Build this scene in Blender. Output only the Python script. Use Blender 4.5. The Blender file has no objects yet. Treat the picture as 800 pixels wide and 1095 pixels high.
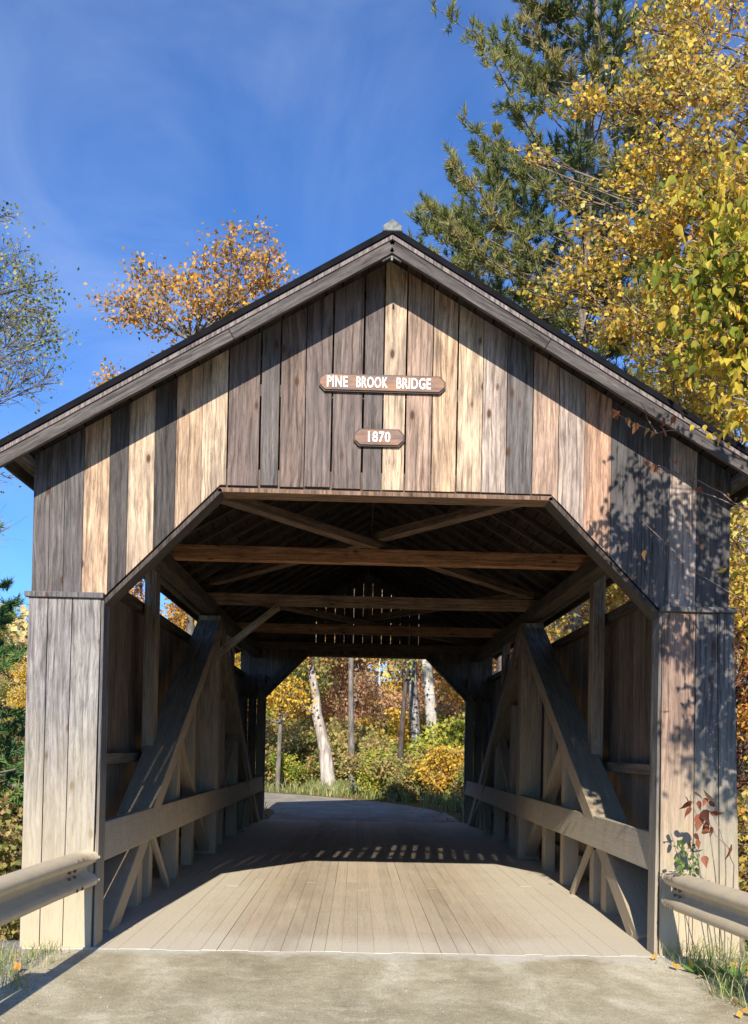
import bpy, math, random
import numpy as np
from mathutils import Vector, Matrix, noise

S = bpy.context.scene
COL = S.collection
R = math.radians
rnd = random.Random(7)
nrng = np.random.default_rng(11)

# ------------------------------------------------------------------ camera
CX, CY, CZ = -0.2038, -8.1643, 1.6511
FPX, YAW, PITCH, ROLL, PPX, PPY = 1060.93, 0.0261, 0.0119, 0.0200, 408.93, 788.67
cy, sy, cp, sp = math.cos(YAW), math.sin(YAW), math.cos(PITCH), math.sin(PITCH)
Fw = Vector((sy*cp, cy*cp, sp)); Rt = Vector((cy, -sy, 0)); Up = Rt.cross(Fw)
R2 = Rt*math.cos(ROLL) + Up*math.sin(ROLL); U2 = Up*math.cos(ROLL) - Rt*math.sin(ROLL)
cam_d = bpy.data.cameras.new('camera'); cam = bpy.data.objects.new('camera', cam_d); COL.objects.link(cam)
cam.matrix_world = Matrix(((R2.x, U2.x, -Fw.x, CX), (R2.y, U2.y, -Fw.y, CY), (R2.z, U2.z, -Fw.z, CZ), (0, 0, 0, 1)))
cam_d.sensor_fit = 'HORIZONTAL'; cam_d.sensor_width = 36; cam_d.lens = FPX/800*36
cam_d.shift_x = (400-PPX)/800; cam_d.shift_y = (PPY-547.5)/800
cam_d.clip_end = 2000; cam_d.clip_start = 0.05
S.camera = cam

def W(u, v, D):
    """world point seen at photo point (u, v), D metres in front of the camera: used to measure where trees stand"""
    p = Fw + R2*((u-PPX)/FPX) - U2*((v-PPY)/FPX)
    return Vector((CX, CY, CZ)) + p*D

# ------------------------------------------------------------------ tagging
def tag(o, label=None, cat=None, group=None, kind=None):
    if label: o['label'] = label
    if cat: o['category'] = cat
    if group: o['group'] = group
    if kind: o['kind'] = kind
    return o
def empty(name, loc=(0, 0, 0)):
    o = bpy.data.objects.new(name, None); COL.objects.link(o); o.location = loc; o.empty_display_size = .2
    return o

# ------------------------------------------------------------------ materials
def new_mat(name):
    m = bpy.data.materials.new(name); m.use_nodes = True
    nt = m.node_tree; nt.nodes.clear()
    return m, nt
class NT:
    def __init__(s, nt): s.nt = nt
    def n(s, t, **kw):
        x = s.nt.nodes.new(t)
        for k, v in kw.items():
            if k.startswith('i_'):
                x.inputs[k[2:].replace('_', ' ')].default_value = v
            else: setattr(x, k, v)
        return x
    def l(s, a, b): s.nt.links.new(a, b)
    def noise(s, vec, scale, detail=4, rough=.55, dist=0):
        x = s.n('ShaderNodeTexNoise'); x.inputs['Scale'].default_value = scale; x.inputs['Detail'].default_value = detail
        x.inputs['Roughness'].default_value = rough; x.inputs['Distortion'].default_value = dist
        if vec is not None: s.l(vec, x.inputs['Vector'])
        return x.outputs['Fac']
    def mapping(s, vec, sc=(1, 1, 1), loc=(0, 0, 0)):
        x = s.n('ShaderNodeMapping'); x.inputs['Scale'].default_value = sc; x.inputs['Location'].default_value = loc
        s.l(vec, x.inputs['Vector']); return x.outputs['Vector']
    def mr(s, v, a, b, c, d, clamp=True):
        x = s.n('ShaderNodeMapRange'); x.clamp = clamp
        for i, q in enumerate((a, b, c, d)): x.inputs[i+1].default_value = q
        s.l(v, x.inputs[0]); return x.outputs[0]
    def mix(s, f, a, b, mode='MIX'):
        x = s.n('ShaderNodeMix'); x.data_type = 'RGBA'; x.blend_type = mode
        for i, q in ((0, f), (6, a), (7, b)):
            if hasattr(q, 'is_linked'): s.l(q, x.inputs[i])
            elif i == 0: x.inputs[0].default_value = q
            else: x.inputs[i].default_value = (*q, 1)
        return x.outputs[2]
    def math(s, op, a, b=0.0):
        x = s.n('ShaderNodeMath'); x.operation = op
        for i, q in enumerate((a, b)):
            if hasattr(q, 'is_linked'): s.l(q, x.inputs[i])
            else: x.inputs[i].default_value = q
        return x.outputs[0]
    def ramp(s, f, stops, interp='LINEAR'):
        x = s.n('ShaderNodeValToRGB'); e = x.color_ramp.elements; x.color_ramp.interpolation = interp
        while len(e) < len(stops): e.new(.5)
        for i, (p, c) in enumerate(stops): e[i].position = p; e[i].color = (*c, 1)
        s.l(f, x.inputs['Fac']); return x.outputs['Color']
    def out(s, color, rough=.8, bump=None, bstr=.3, bdist=.01, spec=.3, metal=0, transl=0):
        p = s.n('ShaderNodeBsdfPrincipled'); o = s.n('ShaderNodeOutputMaterial')
        if hasattr(color, 'is_linked'): s.l(color, p.inputs['Base Color'])
        else: p.inputs['Base Color'].default_value = (*color, 1)
        if hasattr(rough, 'is_linked'): s.l(rough, p.inputs['Roughness'])
        else: p.inputs['Roughness'].default_value = rough
        p.inputs['Specular IOR Level'].default_value = spec; p.inputs['Metallic'].default_value = metal
        if bump is not None:
            b = s.n('ShaderNodeBump'); b.inputs['Strength'].default_value = bstr; b.inputs['Distance'].default_value = bdist
            s.l(bump, b.inputs['Height']); s.l(b.outputs[0], p.inputs['Normal'])
        sh = p.outputs[0]
        if transl:
            t = s.n('ShaderNodeBsdfTranslucent'); s.l(color, t.inputs['Color'])
            m = s.n('ShaderNodeMixShader'); m.inputs[0].default_value = transl
            s.l(sh, m.inputs[1]); s.l(t.outputs[0], m.inputs[2]); sh = m.outputs[0]
        s.l(sh, o.inputs['Surface'])

def wood_mat(name, dust_lo=.35, dust_hi=1.5, dust_amt=.0, dust_col=(.42, .36, .26), knots=True, contrast=1.0, weather=.35):
    m, nt = new_mat(name); N = NT(nt)
    uv = N.n('ShaderNodeUVMap').outputs[0]
    att = N.n('ShaderNodeAttribute'); att.attribute_name = 'tint'; base = att.outputs['Color']
    geo = N.n('ShaderNodeNewGeometry').outputs['Position']
    # flowing grain: warp the cross direction a little along the board
    warp = N.noise(N.mapping(uv, (1.1, 3.0, 1)), 1.0, 3, .5)
    wv = N.n('ShaderNodeCombineXYZ'); N.l(N.mr(warp, 0, 1, -.045, .045, False), wv.inputs[1])
    add = N.n('ShaderNodeVectorMath'); add.operation = 'ADD'; N.l(uv, add.inputs[0]); N.l(wv.outputs[0], add.inputs[1])
    uvw = add.outputs[0]
    g1 = N.noise(N.mapping(uvw, (1.3, 42, 1)), 1.0, 6, .65)
    g2 = N.noise(N.mapping(uvw, (9, 190, 1)), 1.0, 3, .65)
    g3 = N.noise(N.mapping(uv, (1.8, 7, 1)), 1.0, 5, .65)
    c = N.mix(1.0, base, N.ramp(g1, [(.32, (.30, .28, .27)), (.48, (.92, .92, .92)), (.68, (1.4, 1.36, 1.32))]), 'MULTIPLY')
    c = N.mix(.75*contrast, c, N.ramp(g2, [(.30, (.38, .36, .35)), (.5, (1, 1, 1)), (.75, (1.35, 1.35, 1.33))]), 'MULTIPLY')
    c = N.mix(.85, c, N.ramp(g3, [(.3, (.52, .51, .52)), (.55, (1, 1, 1)), (.75, (1.22, 1.15, 1.05))]), 'MULTIPLY')
    gm = N.noise(N.mapping(uvw, (2.4, 20, 1), (5, 1, 0)), 1.0, 5, .7)
    c = N.mix(.8, c, N.ramp(gm, [(.34, (.40, .38, .37)), (.5, (1, 1, 1)), (.68, (1.28, 1.27, 1.24))]), 'MULTIPLY')
    wz = N.noise(N.mapping(uv, (1.1, 4.5, 1), (7, 3, 0)), 1.0, 6, .7)
    lum = N.mix(.5, (.24, .205, .19), base)
    c = N.mix(N.mr(wz, .46, .68, 0, weather), c, N.mix(1.0, lum, N.ramp(g1, [(.3, (.35, .34, .34)), (.6, (.85, .84, .83))]), 'MULTIPLY'))
    chk = N.noise(N.mapping(uvw, (1.2, 95, 1), (3, 9, 0)), 1.0, 2, .5)
    c = N.mix(N.mr(chk, .66, .74, 0, .75), c, (.035, .028, .024))
    # weather streaks drawn down from the top, dark and sooty
    st = N.noise(N.mapping(geo, (6, 6, .7)), 1.0, 4, .65)
    c = N.mix(N.mr(st, .56, .76, 0, .35), c, (.045, .04, .038))
    if knots:
        v = N.n('ShaderNodeTexVoronoi'); v.feature = 'F1'; v.inputs['Scale'].default_value = 1.0; v.inputs['Randomness'].default_value = 1.0
        N.l(N.mapping(uv, (2.7, 6.0, 1)), v.inputs['Vector'])
        kd = v.outputs['Distance']
        c = N.mix(N.mr(kd, .07, .15, .95, 0), c, (.07, .035, .02))
        ring = N.math('SINE', N.math('MULTIPLY', kd, 85.0))
        c = N.mix(N.math('MULTIPLY', N.mr(ring, 0, 1, 0, .35), N.mr(kd, .1, .33, 1, 0)), c, (.12, .07, .045))
    if dust_amt:
        z = N.n('ShaderNodeSeparateXYZ'); N.l(geo, z.inputs[0])
        dn = N.noise(N.mapping(geo, (7, 7, 1.6)), 1.0, 5, .65)
        zz = N.math('ADD', z.outputs[2], N.mr(dn, 0, 1, -.45, .45, False))
        f = N.mr(zz, dust_lo, dust_hi, dust_amt, 0)
        f = N.math('MULTIPLY', f, N.mr(g2, .3, .55, .72, 1.0))
        c = N.mix(f, c, dust_col)
    N.out(c, .82, bump=N.math('ADD', g2, N.math('MULTIPLY', g1, 1.5)), bstr=.55, bdist=.004, spec=.25)
    return m

M = {}
M['gable'] = wood_mat('gable_boards', weather=.75)
M['wing'] = wood_mat('wing_boards', .2, 1.95, .93, (.50, .415, .27), weather=.5)
M['jamb'] = wood_mat('jamb_boards', .2, 1.5, .8, (.42, .35, .25), knots=False)
M['inner'] = wood_mat('inner_siding', .1, 2.2, .65, (.34, .28, .20), knots=False)
M['timber'] = wood_mat('truss_timber', .0, 3.2, .85, (.50, .41, .28), knots=False)
M['rail'] = wood_mat('dusty_timber', .7, 2.0, .85, (.50, .42, .30), knots=False)
M['beam'] = wood_mat('beam_wood', knots=True)
M['dark'] = wood_mat('roof_wood', knots=False)
M['rake'] = wood_mat('weathered_rake', knots=False, contrast=1.3)

def deck_mat():
    m, nt = new_mat('dusty_deck'); N = NT(nt)
    uv = N.n('ShaderNodeUVMap').outputs[0]
    att = N.n('ShaderNodeAttribute'); att.attribute_name = 'tint'; base = att.outputs['Color']
    geo = N.n('ShaderNodeNewGeometry').outputs['Position']
    g1 = N.noise(N.mapping(uv, (1.0, 30, 1)), 1.0, 4, .6)
    g2 = N.noise(N.mapping(uv, (6, 120, 1)), 1.0, 3, .6)
    c = N.mix(.7, base, N.ramp(g1, [(.3, (.72, .70, .68)), (.5, (1, 1, 1)), (.72, (1.12, 1.12, 1.12))]), 'MULTIPLY')
    c = N.mix(.5, c, N.ramp(g2, [(.28, (.6, .58, .56)), (.5, (1, 1, 1))]), 'MULTIPLY')
    # gravel dust lying over the planks, thick beside the wheel paths
    big = N.noise(geo, 1.1, 5, .62); fine = N.noise(geo, 38, 3, .65)
    sx = N.n('ShaderNodeSeparateXYZ'); N.l(geo, sx.inputs[0])
    ax = N.math('ABSOLUTE', sx.outputs[0])
    edge = N.math('ADD', N.mr(ax, 1.15, 1.75, 0, .9), N.mr(sx.outputs[1], .7, .0, 0, 1.3))
    f = N.mr(N.math('ADD', N.math('ADD', N.mr(big, .3, .7, -.25, .3, False), edge), N.mr(fine, .3, .7, -.3, .3, False)), -.15, .9, .15, .95)
    c = N.mix(f, c, N.mix(fine, (.50, .43, .315), (.70, .63, .49)))
    tr_ = N.math('ABSOLUTE', N.math('SUBTRACT', ax, .82))
    tk = N.math('MULTIPLY', N.mr(tr_, .12, .42, 1, 0), N.mr(N.noise(N.mapping(geo, (3, .5, 1)), 1.0, 5, .65), .35, .6, 0, .38))
    c = N.mix(tk, c, (.24, .185, .125))
    spk = N.noise(geo, 90, 2, .5)
    c = N.mix(N.mr(spk, .70, .76, 0, .6), c, (.12, .10, .08))
    N.out(c, .9, bump=N.math('ADD', N.math('MULTIPLY', fine, 1.2), g2), bstr=.5, bdist=.006, spec=.2)
    return m
M['deck'] = deck_mat()

def road_mat(name, c0, c1, c2, leaf=0):
    m, nt = new_mat(name); N = NT(nt)
    geo = N.n('ShaderNodeNewGeometry').outputs['Position']
    a = N.noise(N.mapping(geo, (1, .55, 1)), 1.4, 6, .62, .4); b = N.noise(geo, 9, 5, .7); f = N.noise(geo, 70, 3, .7)
    h = N.noise(geo, 210, 2, .6)
    c = N.ramp(a, [(.33, c0), (.52, c1), (.68, c2)])
    c = N.mix(.7, c, N.ramp(b, [(.3, (.78, .77, .76)), (.5, (1, 1, 1)), (.7, (1.16, 1.16, 1.15))]), 'MULTIPLY')
    c = N.mix(.8, c, N.ramp(f, [(.25, (.6, .59, .57)), (.5, (1, 1, 1)), (.78, (1.35, 1.35, 1.33))]), 'MULTIPLY')
    c = N.mix(.6, c, N.ramp(h, [(.3, (.6, .6, .6)), (.5, (1, 1, 1)), (.75, (1.3, 1.3, 1.3))]), 'MULTIPLY')
    # pale scuffed patches of loose grit
    g = N.math('ADD', N.noise(N.mapping(geo, (2.6, 3.2, 1)), 1.0, 7, .75), N.mr(f, .3, .7, -.06, .06, False))
    c = N.mix(N.mr(g, .52, .66, 0, .5), c, c2)
    if not leaf:
        yy = N.n('ShaderNodeSeparateXYZ'); N.l(geo, yy.inputs[0])
        e = N.math('ADD', N.mr(yy.outputs[1], -.55, -.10, -.5, .35), N.mr(a, .3, .7, -.35, .35, False))
        c = N.mix(N.mr(e, -.1, .3, 0, .75), c, (.66, .62, .53))
    if leaf:
        v = N.n('ShaderNodeTexVoronoi'); v.inputs['Scale'].default_value = 9; N.l(geo, v.inputs['Vector'])
        c = N.mix(N.mr(v.outputs['Distance'], .12, .24, leaf, 0), c, (.35, .16, .05))
    N.out(c, .92, bump=N.math('ADD', N.math('MULTIPLY', f, 1.0), N.math('ADD', h, N.math('MULTIPLY', b, 1.5))), bstr=.6, bdist=.012, spec=.2)
    return m
M['road'] = road_mat('dusty_road', (.35, .295, .185), (.50, .43, .28), (.72, .65, .47))
M['farroad'] = road_mat('far_asphalt', (.28, .245, .19), (.35, .31, .25), (.44, .40, .33), .6)

def ground_mat():
    m, nt = new_mat('forest_ground'); N = NT(nt)
    geo = N.n('ShaderNodeNewGeometry').outputs['Position']
    a = N.noise(geo, .35, 6, .65); b = N.noise(geo, 6, 5, .7); f = N.noise(geo, 45, 3, .7)
    c = N.ramp(b, [(.30, (.05, .035, .02)), (.45, (.16, .10, .05)), (.55, (.28, .16, .07)), (.7, (.12, .13, .04))])
    c = N.mix(N.mr(a, .42, .58, 0, .8), c, N.ramp(b, [(.3, (.05, .07, .02)), (.6, (.15, .17, .05)), (.75, (.3, .25, .1))]))
    s = N.n('ShaderNodeSeparateXYZ'); N.l(geo, s.inputs[0])
    # pale gravel verge beside the near approach
    near = N.math('MULTIPLY', N.mr(s.outputs[1], .5, 1.2, 1, 0), N.mr(N.math('ABSOLUTE', s.outputs[0]), 3.0, 4.4, 1, 0))
    gr = N.ramp(f, [(.3, (.22, .20, .16)), (.5, (.40, .37, .31)), (.7, (.58, .55, .48))])
    c = N.mix(N.math('MULTIPLY', near, N.mr(b, .3, .6, 1, .75)), c, gr)
    c = N.mix(.6, c, N.ramp(f, [(.3, (.5, .5, .5)), (.5, (1, 1, 1)), (.75, (1.4, 1.4, 1.4))]), 'MULTIPLY')
    N.out(c, .95, bump=N.math('ADD', f, b), bstr=.8, bdist=.03, spec=.15)
    return m
M['ground'] = ground_mat()

def leaf_mat(name, stops, transl=.42, rough=.6):
    m, nt = new_mat(name); N = NT(nt)
    att = N.n('ShaderNodeAttribute'); att.attribute_name = 'rnd'
    c = N.ramp(att.outputs['Fac'], stops)
    geo = N.n('ShaderNodeNewGeometry').outputs['Position']
    n = N.noise(geo, 40, 2, .5)
    c = N.mix(.5, c, N.ramp(n, [(.3, (.7, .7, .65)), (.6, (1.1, 1.1, 1.1))]), 'MULTIPLY')
    N.out(c, rough, spec=.3, transl=transl)
    return m
def ev(cols): return [(i/(len(cols)-1), c) for i, c in enumerate(cols)]
M['leaf_yellow'] = leaf_mat('yellow_leaves', ev([(.40, .29, .05), (.72, .50, .06), (.86, .64, .10), (.78, .50, .07), (.60, .30, .06), (.50, .46, .09), (.80, .66, .22)]))
M['leaf_orange'] = leaf_mat('orange_leaves', ev([(.40, .22, .06), (.64, .36, .07), (.80, .50, .10), (.72, .34, .08), (.50, .32, .10)]))
M['leaf_green'] = leaf_mat('green_yellow_leaves', ev([(.10, .13, .015), (.22, .26, .03), (.50, .44, .05), (.72, .52, .07), (.78, .48, .07)]))
M['leaf_olive'] = leaf_mat('olive_leaves', ev([(.16, .19, .05), (.30, .33, .09), (.48, .45, .14), (.58, .40, .16)]))
M['leaf_pink'] = leaf_mat('salmon_leaves', ev([(.56, .40, .18), (.74, .46, .26), (.80, .46, .30), (.62, .54, .26)]), .5)
M['leaf_lime'] = leaf_mat('lime_leaves', ev([(.14, .20, .04), (.32, .38, .06), (.56, .56, .10), (.68, .58, .12)]), .45)
M['leaf_rust'] = leaf_mat('rust_leaves', ev([(.05, .022, .015), (.22, .07, .04), (.38, .13, .07), (.09, .08, .03), (.45, .2, .08)]))
M['leaf_bush'] = leaf_mat('bush_leaves', ev([(.14, .18, .05), (.26, .29, .08), (.46, .42, .12), (.50, .28, .14), (.54, .48, .18)]))
M['needle'] = leaf_mat('pine_needles', ev([(.09, .12, .04), (.18, .22, .06), (.34, .32, .10), (.48, .34, .15)]), .35)
M['needle2'] = leaf_mat('spruce_needles', ev([(.06, .15, .06), (.12, .25, .08), (.26, .36, .09), (.16, .28, .08)]), .3)
M['grass'] = leaf_mat('grass_blades', ev([(.10, .17, .04), (.20, .27, .07), (.36, .38, .14), (.55, .48, .26)]), .3)
M['plantain'] = leaf_mat('broad_weed_leaves', ev([(.14, .26, .05), (.22, .36, .08), (.30, .42, .12)]), .3)

def bark_mat(name, c0, c1, sc=1.0, birch=False):
    m, nt = new_mat(name); N = NT(nt)
    geo = N.n('ShaderNodeTexCoord').outputs['Object']
    a = N.noise(N.mapping(geo, (14*sc, 14*sc, 2.2*sc)), 1.0, 5, .65, .3); b = N.noise(geo, 1.6, 4, .6)
    c = N.mix(N.mr(a, .35, .65, 0, 1), c0, c1)
    c = N.mix(N.mr(b, .5, .68, 0, .6), c, tuple(.45*x for x in c0))
    if birch:
        d = N.noise(N.mapping(geo, (2, 2, 16)), 1.0, 4, .6)
        c = N.mix(N.mr(d, .58, .66, 0, .8), c, (.06, .05, .045))
    N.out(c, .9, bump=a, bstr=.7, bdist=.03, spec=.15)
    return m
M['bark'] = bark_mat('grey_bark', (.10, .085, .07), (.26, .23, .20))
M['bark_pine'] = bark_mat('pine_bark', (.10, .075, .06), (.27, .22, .19))
M['bark_white'] = bark_mat('pale_bark', (.26, .22, .19), (.64, .57, .50), .6)
M['bark_birch'] = bark_mat('birch_bark', (.42, .39, .35), (.70, .66, .60), .6, True)
M['twig'] = bark_mat('twig_bark', (.14, .10, .08), (.34, .27, .22))

def simple(name, col, rough=.6, metal=0, nsc=20, var=.25, spec=.4, bstr=.15):
    m, nt = new_mat(name); N = NT(nt)
    geo = N.n('ShaderNodeNewGeometry').outputs['Position']
    a = N.noise(geo, nsc, 5, .65)
    c = N.mix(1.0, col, N.ramp(a, [(.3, (1-var,)*3), (.7, (1+var,)*3)]), 'MULTIPLY')
    N.out(c, rough, bump=a, bstr=bstr, bdist=.004, metal=metal, spec=spec)
    return m
def steel_mat():
    m, nt = new_mat('dusty_galvanised_steel'); N = NT(nt)
    geo = N.n('ShaderNodeNewGeometry').outputs['Position']
    a = N.noise(geo, 6, 6, .7); b = N.noise(geo, 60, 3, .6)
    c = N.mix(N.mr(a, .35, .58, .55, .97), (.40, .36, .30), (.60, .49, .32))
    c = N.mix(N.mr(b, .62, .72, 0, .5), c, (.66, .6, .48))
    c = N.mix(N.mr(N.noise(geo, 17, 5, .7), .62, .72, 0, .6), c, (.16, .12, .09))
    N.out(c, .62, bump=b, bstr=.12, bdist=.003, metal=.15, spec=.4)
    return m
M['steel'] = steel_mat()
M['bolt'] = simple('rusty_bolt', (.16, .12, .09), .7, .3)
M['roofing'] = simple('dark_roofing', (.010, .010, .012), .9, 0, 8, .3, .05)
M['cap'] = simple('weathered_zinc_cap', (.15, .16, .155), .7, .1, 30, .6)
M['letter'] = simple('white_lettering', (.86, .84, .80), .6, 0, 60, .08)
M['stone'] = simple('abutment_stone', (.24, .22, .20), .9, 0, 5, .5, .2, .8)
M['rock'] = simple('grey_boulder', (.34, .30, .28), .9, 0, 9, .5, .2, .8)
M['rod'] = simple('dark_iron_rod', (.07, .06, .055), .6, .4)
M['log'] = bark_mat('pale_log', (.28, .26, .24), (.55, .53, .5), .7)
def sign_mat():
    m, nt = new_mat('routed_sign_wood'); N = NT(nt)
    uv = N.n('ShaderNodeUVMap').outputs[0]
    a = N.noise(N.mapping(uv, (3, 45, 1)), 1.0, 5, .6); b = N.noise(N.mapping(uv, (5, 9, 1)), 1.0, 4, .6)
    c = N.mix(N.mr(b, .42, .6, 0, .8), (.15, .095, .075), (.30, .135, .06))
    c = N.mix(.8, c, N.ramp(a, [(.3, (.55, .55, .55)), (.6, (1.2, 1.2, 1.2))]), 'MULTIPLY')
    N.out(c, .6, bump=a, bstr=.3, bdist=.003, spec=.4)
    return m
M['sign'] = sign_mat()
M['signedge'] = simple('dark_sign_edge', (.06, .04, .033), .6)
def water_mat():
    m, nt = new_mat('brook_water'); N = NT(nt)
    geo = N.n('ShaderNodeNewGeometry').outputs['Position']
    N.out((.03, .035, .025), .08, bump=N.noise(geo, 5, 3, .5), bstr=.3, bdist=.03, spec=.5)
    return m
M['water'] = water_mat()

# ------------------------------------------------------------------ mesh builder for timber
class MB:
    def __init__(s): s.v = []; s.f = []; s.uv = []; s.t = []
    def face(s, idx, uvs, tint):
        s.f.append(idx); s.uv.extend(uvs); s.t.extend([(*tint, 1)]*len(idx))
    def beam(s, p0, p1, w, h, tint=(.1, .09, .08), up=(0, 0, 1), w1=None, h1=None):
        p0 = Vector(p0); p1 = Vector(p1); d = (p1-p0); L = d.length; d.normalize()
        up = Vector(up); side = d.cross(up)
        if side.length < 1e-4: side = d.cross(Vector((0, 1, 0)))
        side.normalize(); u = side.cross(d)
        b = len(s.v); w1 = w1 or w; h1 = h1 or h
        for p, ww, hh in ((p0, w, h), (p1, w1, h1)):
            for a, c in ((-1, -1), (1, -1), (1, 1), (-1, 1)):
                s.v.append(p + side*(a*ww/2) + u*(c*hh/2))
        ou, ov = rnd.random()*50, rnd.random()*50
        per = [0, w, w+h, 2*w+h, 2*w+2*h]
        for k in range(4):
            k2 = (k+1) % 4
            s.face((b+k, b+k2, b+4+k2, b+4+k), [(ou, ov+per[k]), (ou, ov+per[k+1]), (ou+L, ov+per[k+1]), (ou+L, ov+per[k])], tint)
        e = [(ou, ov), (ou+.002, ov+w), (ou+.02, ov+w), (ou+.02, ov)]
        s.face((b+3, b+2, b+1, b), e, tuple(x*.8 for x in tint)); s.face((b+4, b+5, b+6, b+7), e, tuple(x*.8 for x in tint))
        return s
    def prism(s, poly, y0, y1, tint, axis='y'):
        """polygon in the xz (axis y), yz (axis x) or xy (axis z) plane, extruded"""
        n = len(poly); b = len(s.v); ou, ov = rnd.random()*50, rnd.random()*50
        def P(a, c, y): return Vector((a, y, c)) if axis == 'y' else (Vector((y, a, c)) if axis == 'x' else Vector((a, c, y)))
        for y in (y0, y1):
            for a, c in poly: s.v.append(P(a, c, y))
        al = (lambda a, c: (ou+c, ov+a))
        s.face(tuple(b+i for i in range(n)), [al(*p) for p in poly], tint)
        s.face(tuple(b+n+i for i in reversed(range(n))), [al(*p) for p in reversed(poly)], tint)
        for i in range(n):
            j = (i+1) % n; L = math.hypot(poly[j][0]-poly[i][0], poly[j][1]-poly[i][1])
            vert = abs(poly[j][1]-poly[i][1]) > abs(poly[j][0]-poly[i][0])
            t = abs(y1-y0)
            q = [(ou, ov), (ou, ov+t), (ou+L, ov+t), (ou+L, ov)]
            s.face((b+i, b+n+i, b+n+j, b+j), q if vert else [(a, c) for a, c in q], tint)
        return s
    def build(s, name, mat, parent=None, bevel=0, recalc=True):
        me = bpy.data.meshes.new(name); me.from_pydata([tuple(v) for v in s.v], [], s.f)
        uvl = me.uv_layers.new(name='UVMap'); uvl.data.foreach_set('uv', np.array(s.uv, 'f').ravel())
        ca = me.color_attributes.new('tint', 'FLOAT_COLOR', 'CORNER'); ca.data.foreach_set('color', np.array(s.t, 'f').ravel())
        if recalc:
            import bmesh
            bm = bmesh.new(); bm.from_mesh(me); bmesh.ops.recalc_face_normals(bm, faces=bm.faces); bm.to_mesh(me); bm.free()
        me.materials.append(mat)
        o = bpy.data.objects.new(name, me); COL.objects.link(o)
        if parent: o.parent = parent
        if bevel:
            md = o.modifiers.new('bevel', 'BEVEL'); md.width = bevel; md.segments = 1; md.limit_method = 'ANGLE'
        return o
def jit(c, a=.1, r=None):
    k = 1+(r or rnd).uniform(-a, a); return tuple(x*k for x in c)

# ================================================================== BRIDGE
L = 14.6; XI = 2.305; XO = 2.885; ZJ = 2.845; HT = 3.80; HC = 1.366
RIDGE = 5.755; SL = 0.587; OH = .35
bridge = empty('covered_bridge', (0, 0, 0))
tag(bridge, 'weathered wooden covered bridge with gabled portal of grey and tan boards', 'covered bridge')
def roof_z(x): return RIDGE - SL*abs(x)            # top of the roof deck
GREY = (.135, .118, .112); DGREY = (.075, .066, .062); BROWN = (.18, .13, .108); TAN = (.50, .345, .225); LTAN = (.56, .42, .29); PINK = (.45, .31, .23); PALE = (.43, .345, .29)

# gable boards, left to right: edges measured on the photograph
edges = [-2.885, -2.75, -2.63, -2.48, -2.27, -2.12, -1.905, -1.735, -1.525, -1.315, -1.05, -.89, -.68, -.46, -.205, -.04,
         .148, .367, .576, .786, .988, 1.206, 1.424, 1.642, 1.868, 2.133, 2.361, 2.59, 2.875]
cols = [GREY, GREY, (.12, .11, .11), TAN, DGREY, LTAN, DGREY, TAN, LTAN, (.175, .13, .112), (.155, .135, .125), BROWN, (.18, .14, .125), (.175, .135, .12), (.15, .122, .112),
        LTAN, PINK, TAN, LTAN, PALE, (.15, .135, .13), PINK, PALE, (.46, .28, .19), (.105, .098, .098), (.125, .115, .112), PALE, (.09, .085, .086)]
gaps = {-1.315: .012, -.89: .014, -1.05: .016, -.68: .007, -.46: .015, -.205: .017, -.04: .011, .148: .014, .367: .008, .576: .013, .786: .005, .988: .006, 1.206: .007, 1.424: .006}
def bottom_z(x):
    ax = abs(x)
    if ax <= HC: return HT
    if ax <= XI: return HT - (ax-HC)*(HT-ZJ)/(XI-HC)
    return ZJ
def gable(y_front, y_back, mirror, name, colors, edg, gp):
    mb = MB(); k = -1 if mirror else 1
    for i in range(len(edg)-1):
        a, b = edg[i], edg[i+1]
        ga, gb = gp.get(edg[i], .003), gp.get(edg[i+1], .003)
        x0, x1 = a+ga/2, b-gb/2
        xs = sorted({x0, x1} | {q for q in (0, -HC, HC, -XI, XI) if x0 < q < x1})
        jt = rnd.uniform(-.012, .006)
        top = [(x*k, roof_z(x)-.06) for x in xs]; bot = [(x*k, bottom_z(x)+(jt if abs((x0+x1)/2) < HC else 0)) for x in xs]
        if abs((x0+x1)/2) > XI and y_front == 0: bot = [(x, z+.002) for x, z in bot]
        poly = bot + top[::-1]
        yy = rnd.uniform(0, .006)
        mb.prism(poly, y_front + (yy if not mirror else -yy), y_back, jit(colors[i], .05))
    return mb
gable(0, .026, False, 'gable_boards', cols, edges, gaps).build('gable_siding', M['gable'], bridge, .002)
tag(bridge.children[-1] if bridge.children else bridge)
e2 = [-2.885+i*5.77/27 for i in range(28)]
c2 = [jit(GREY, .3) for _ in range(27)]; g2 = {e: (rnd.choice([.004, .010, .014]) if abs(e) < 1.3 else .001) for e in e2}
gable(L, L-.026, False, 'gable_boards', c2, e2, g2).build('gable_siding', M['gable'], bridge)

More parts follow.
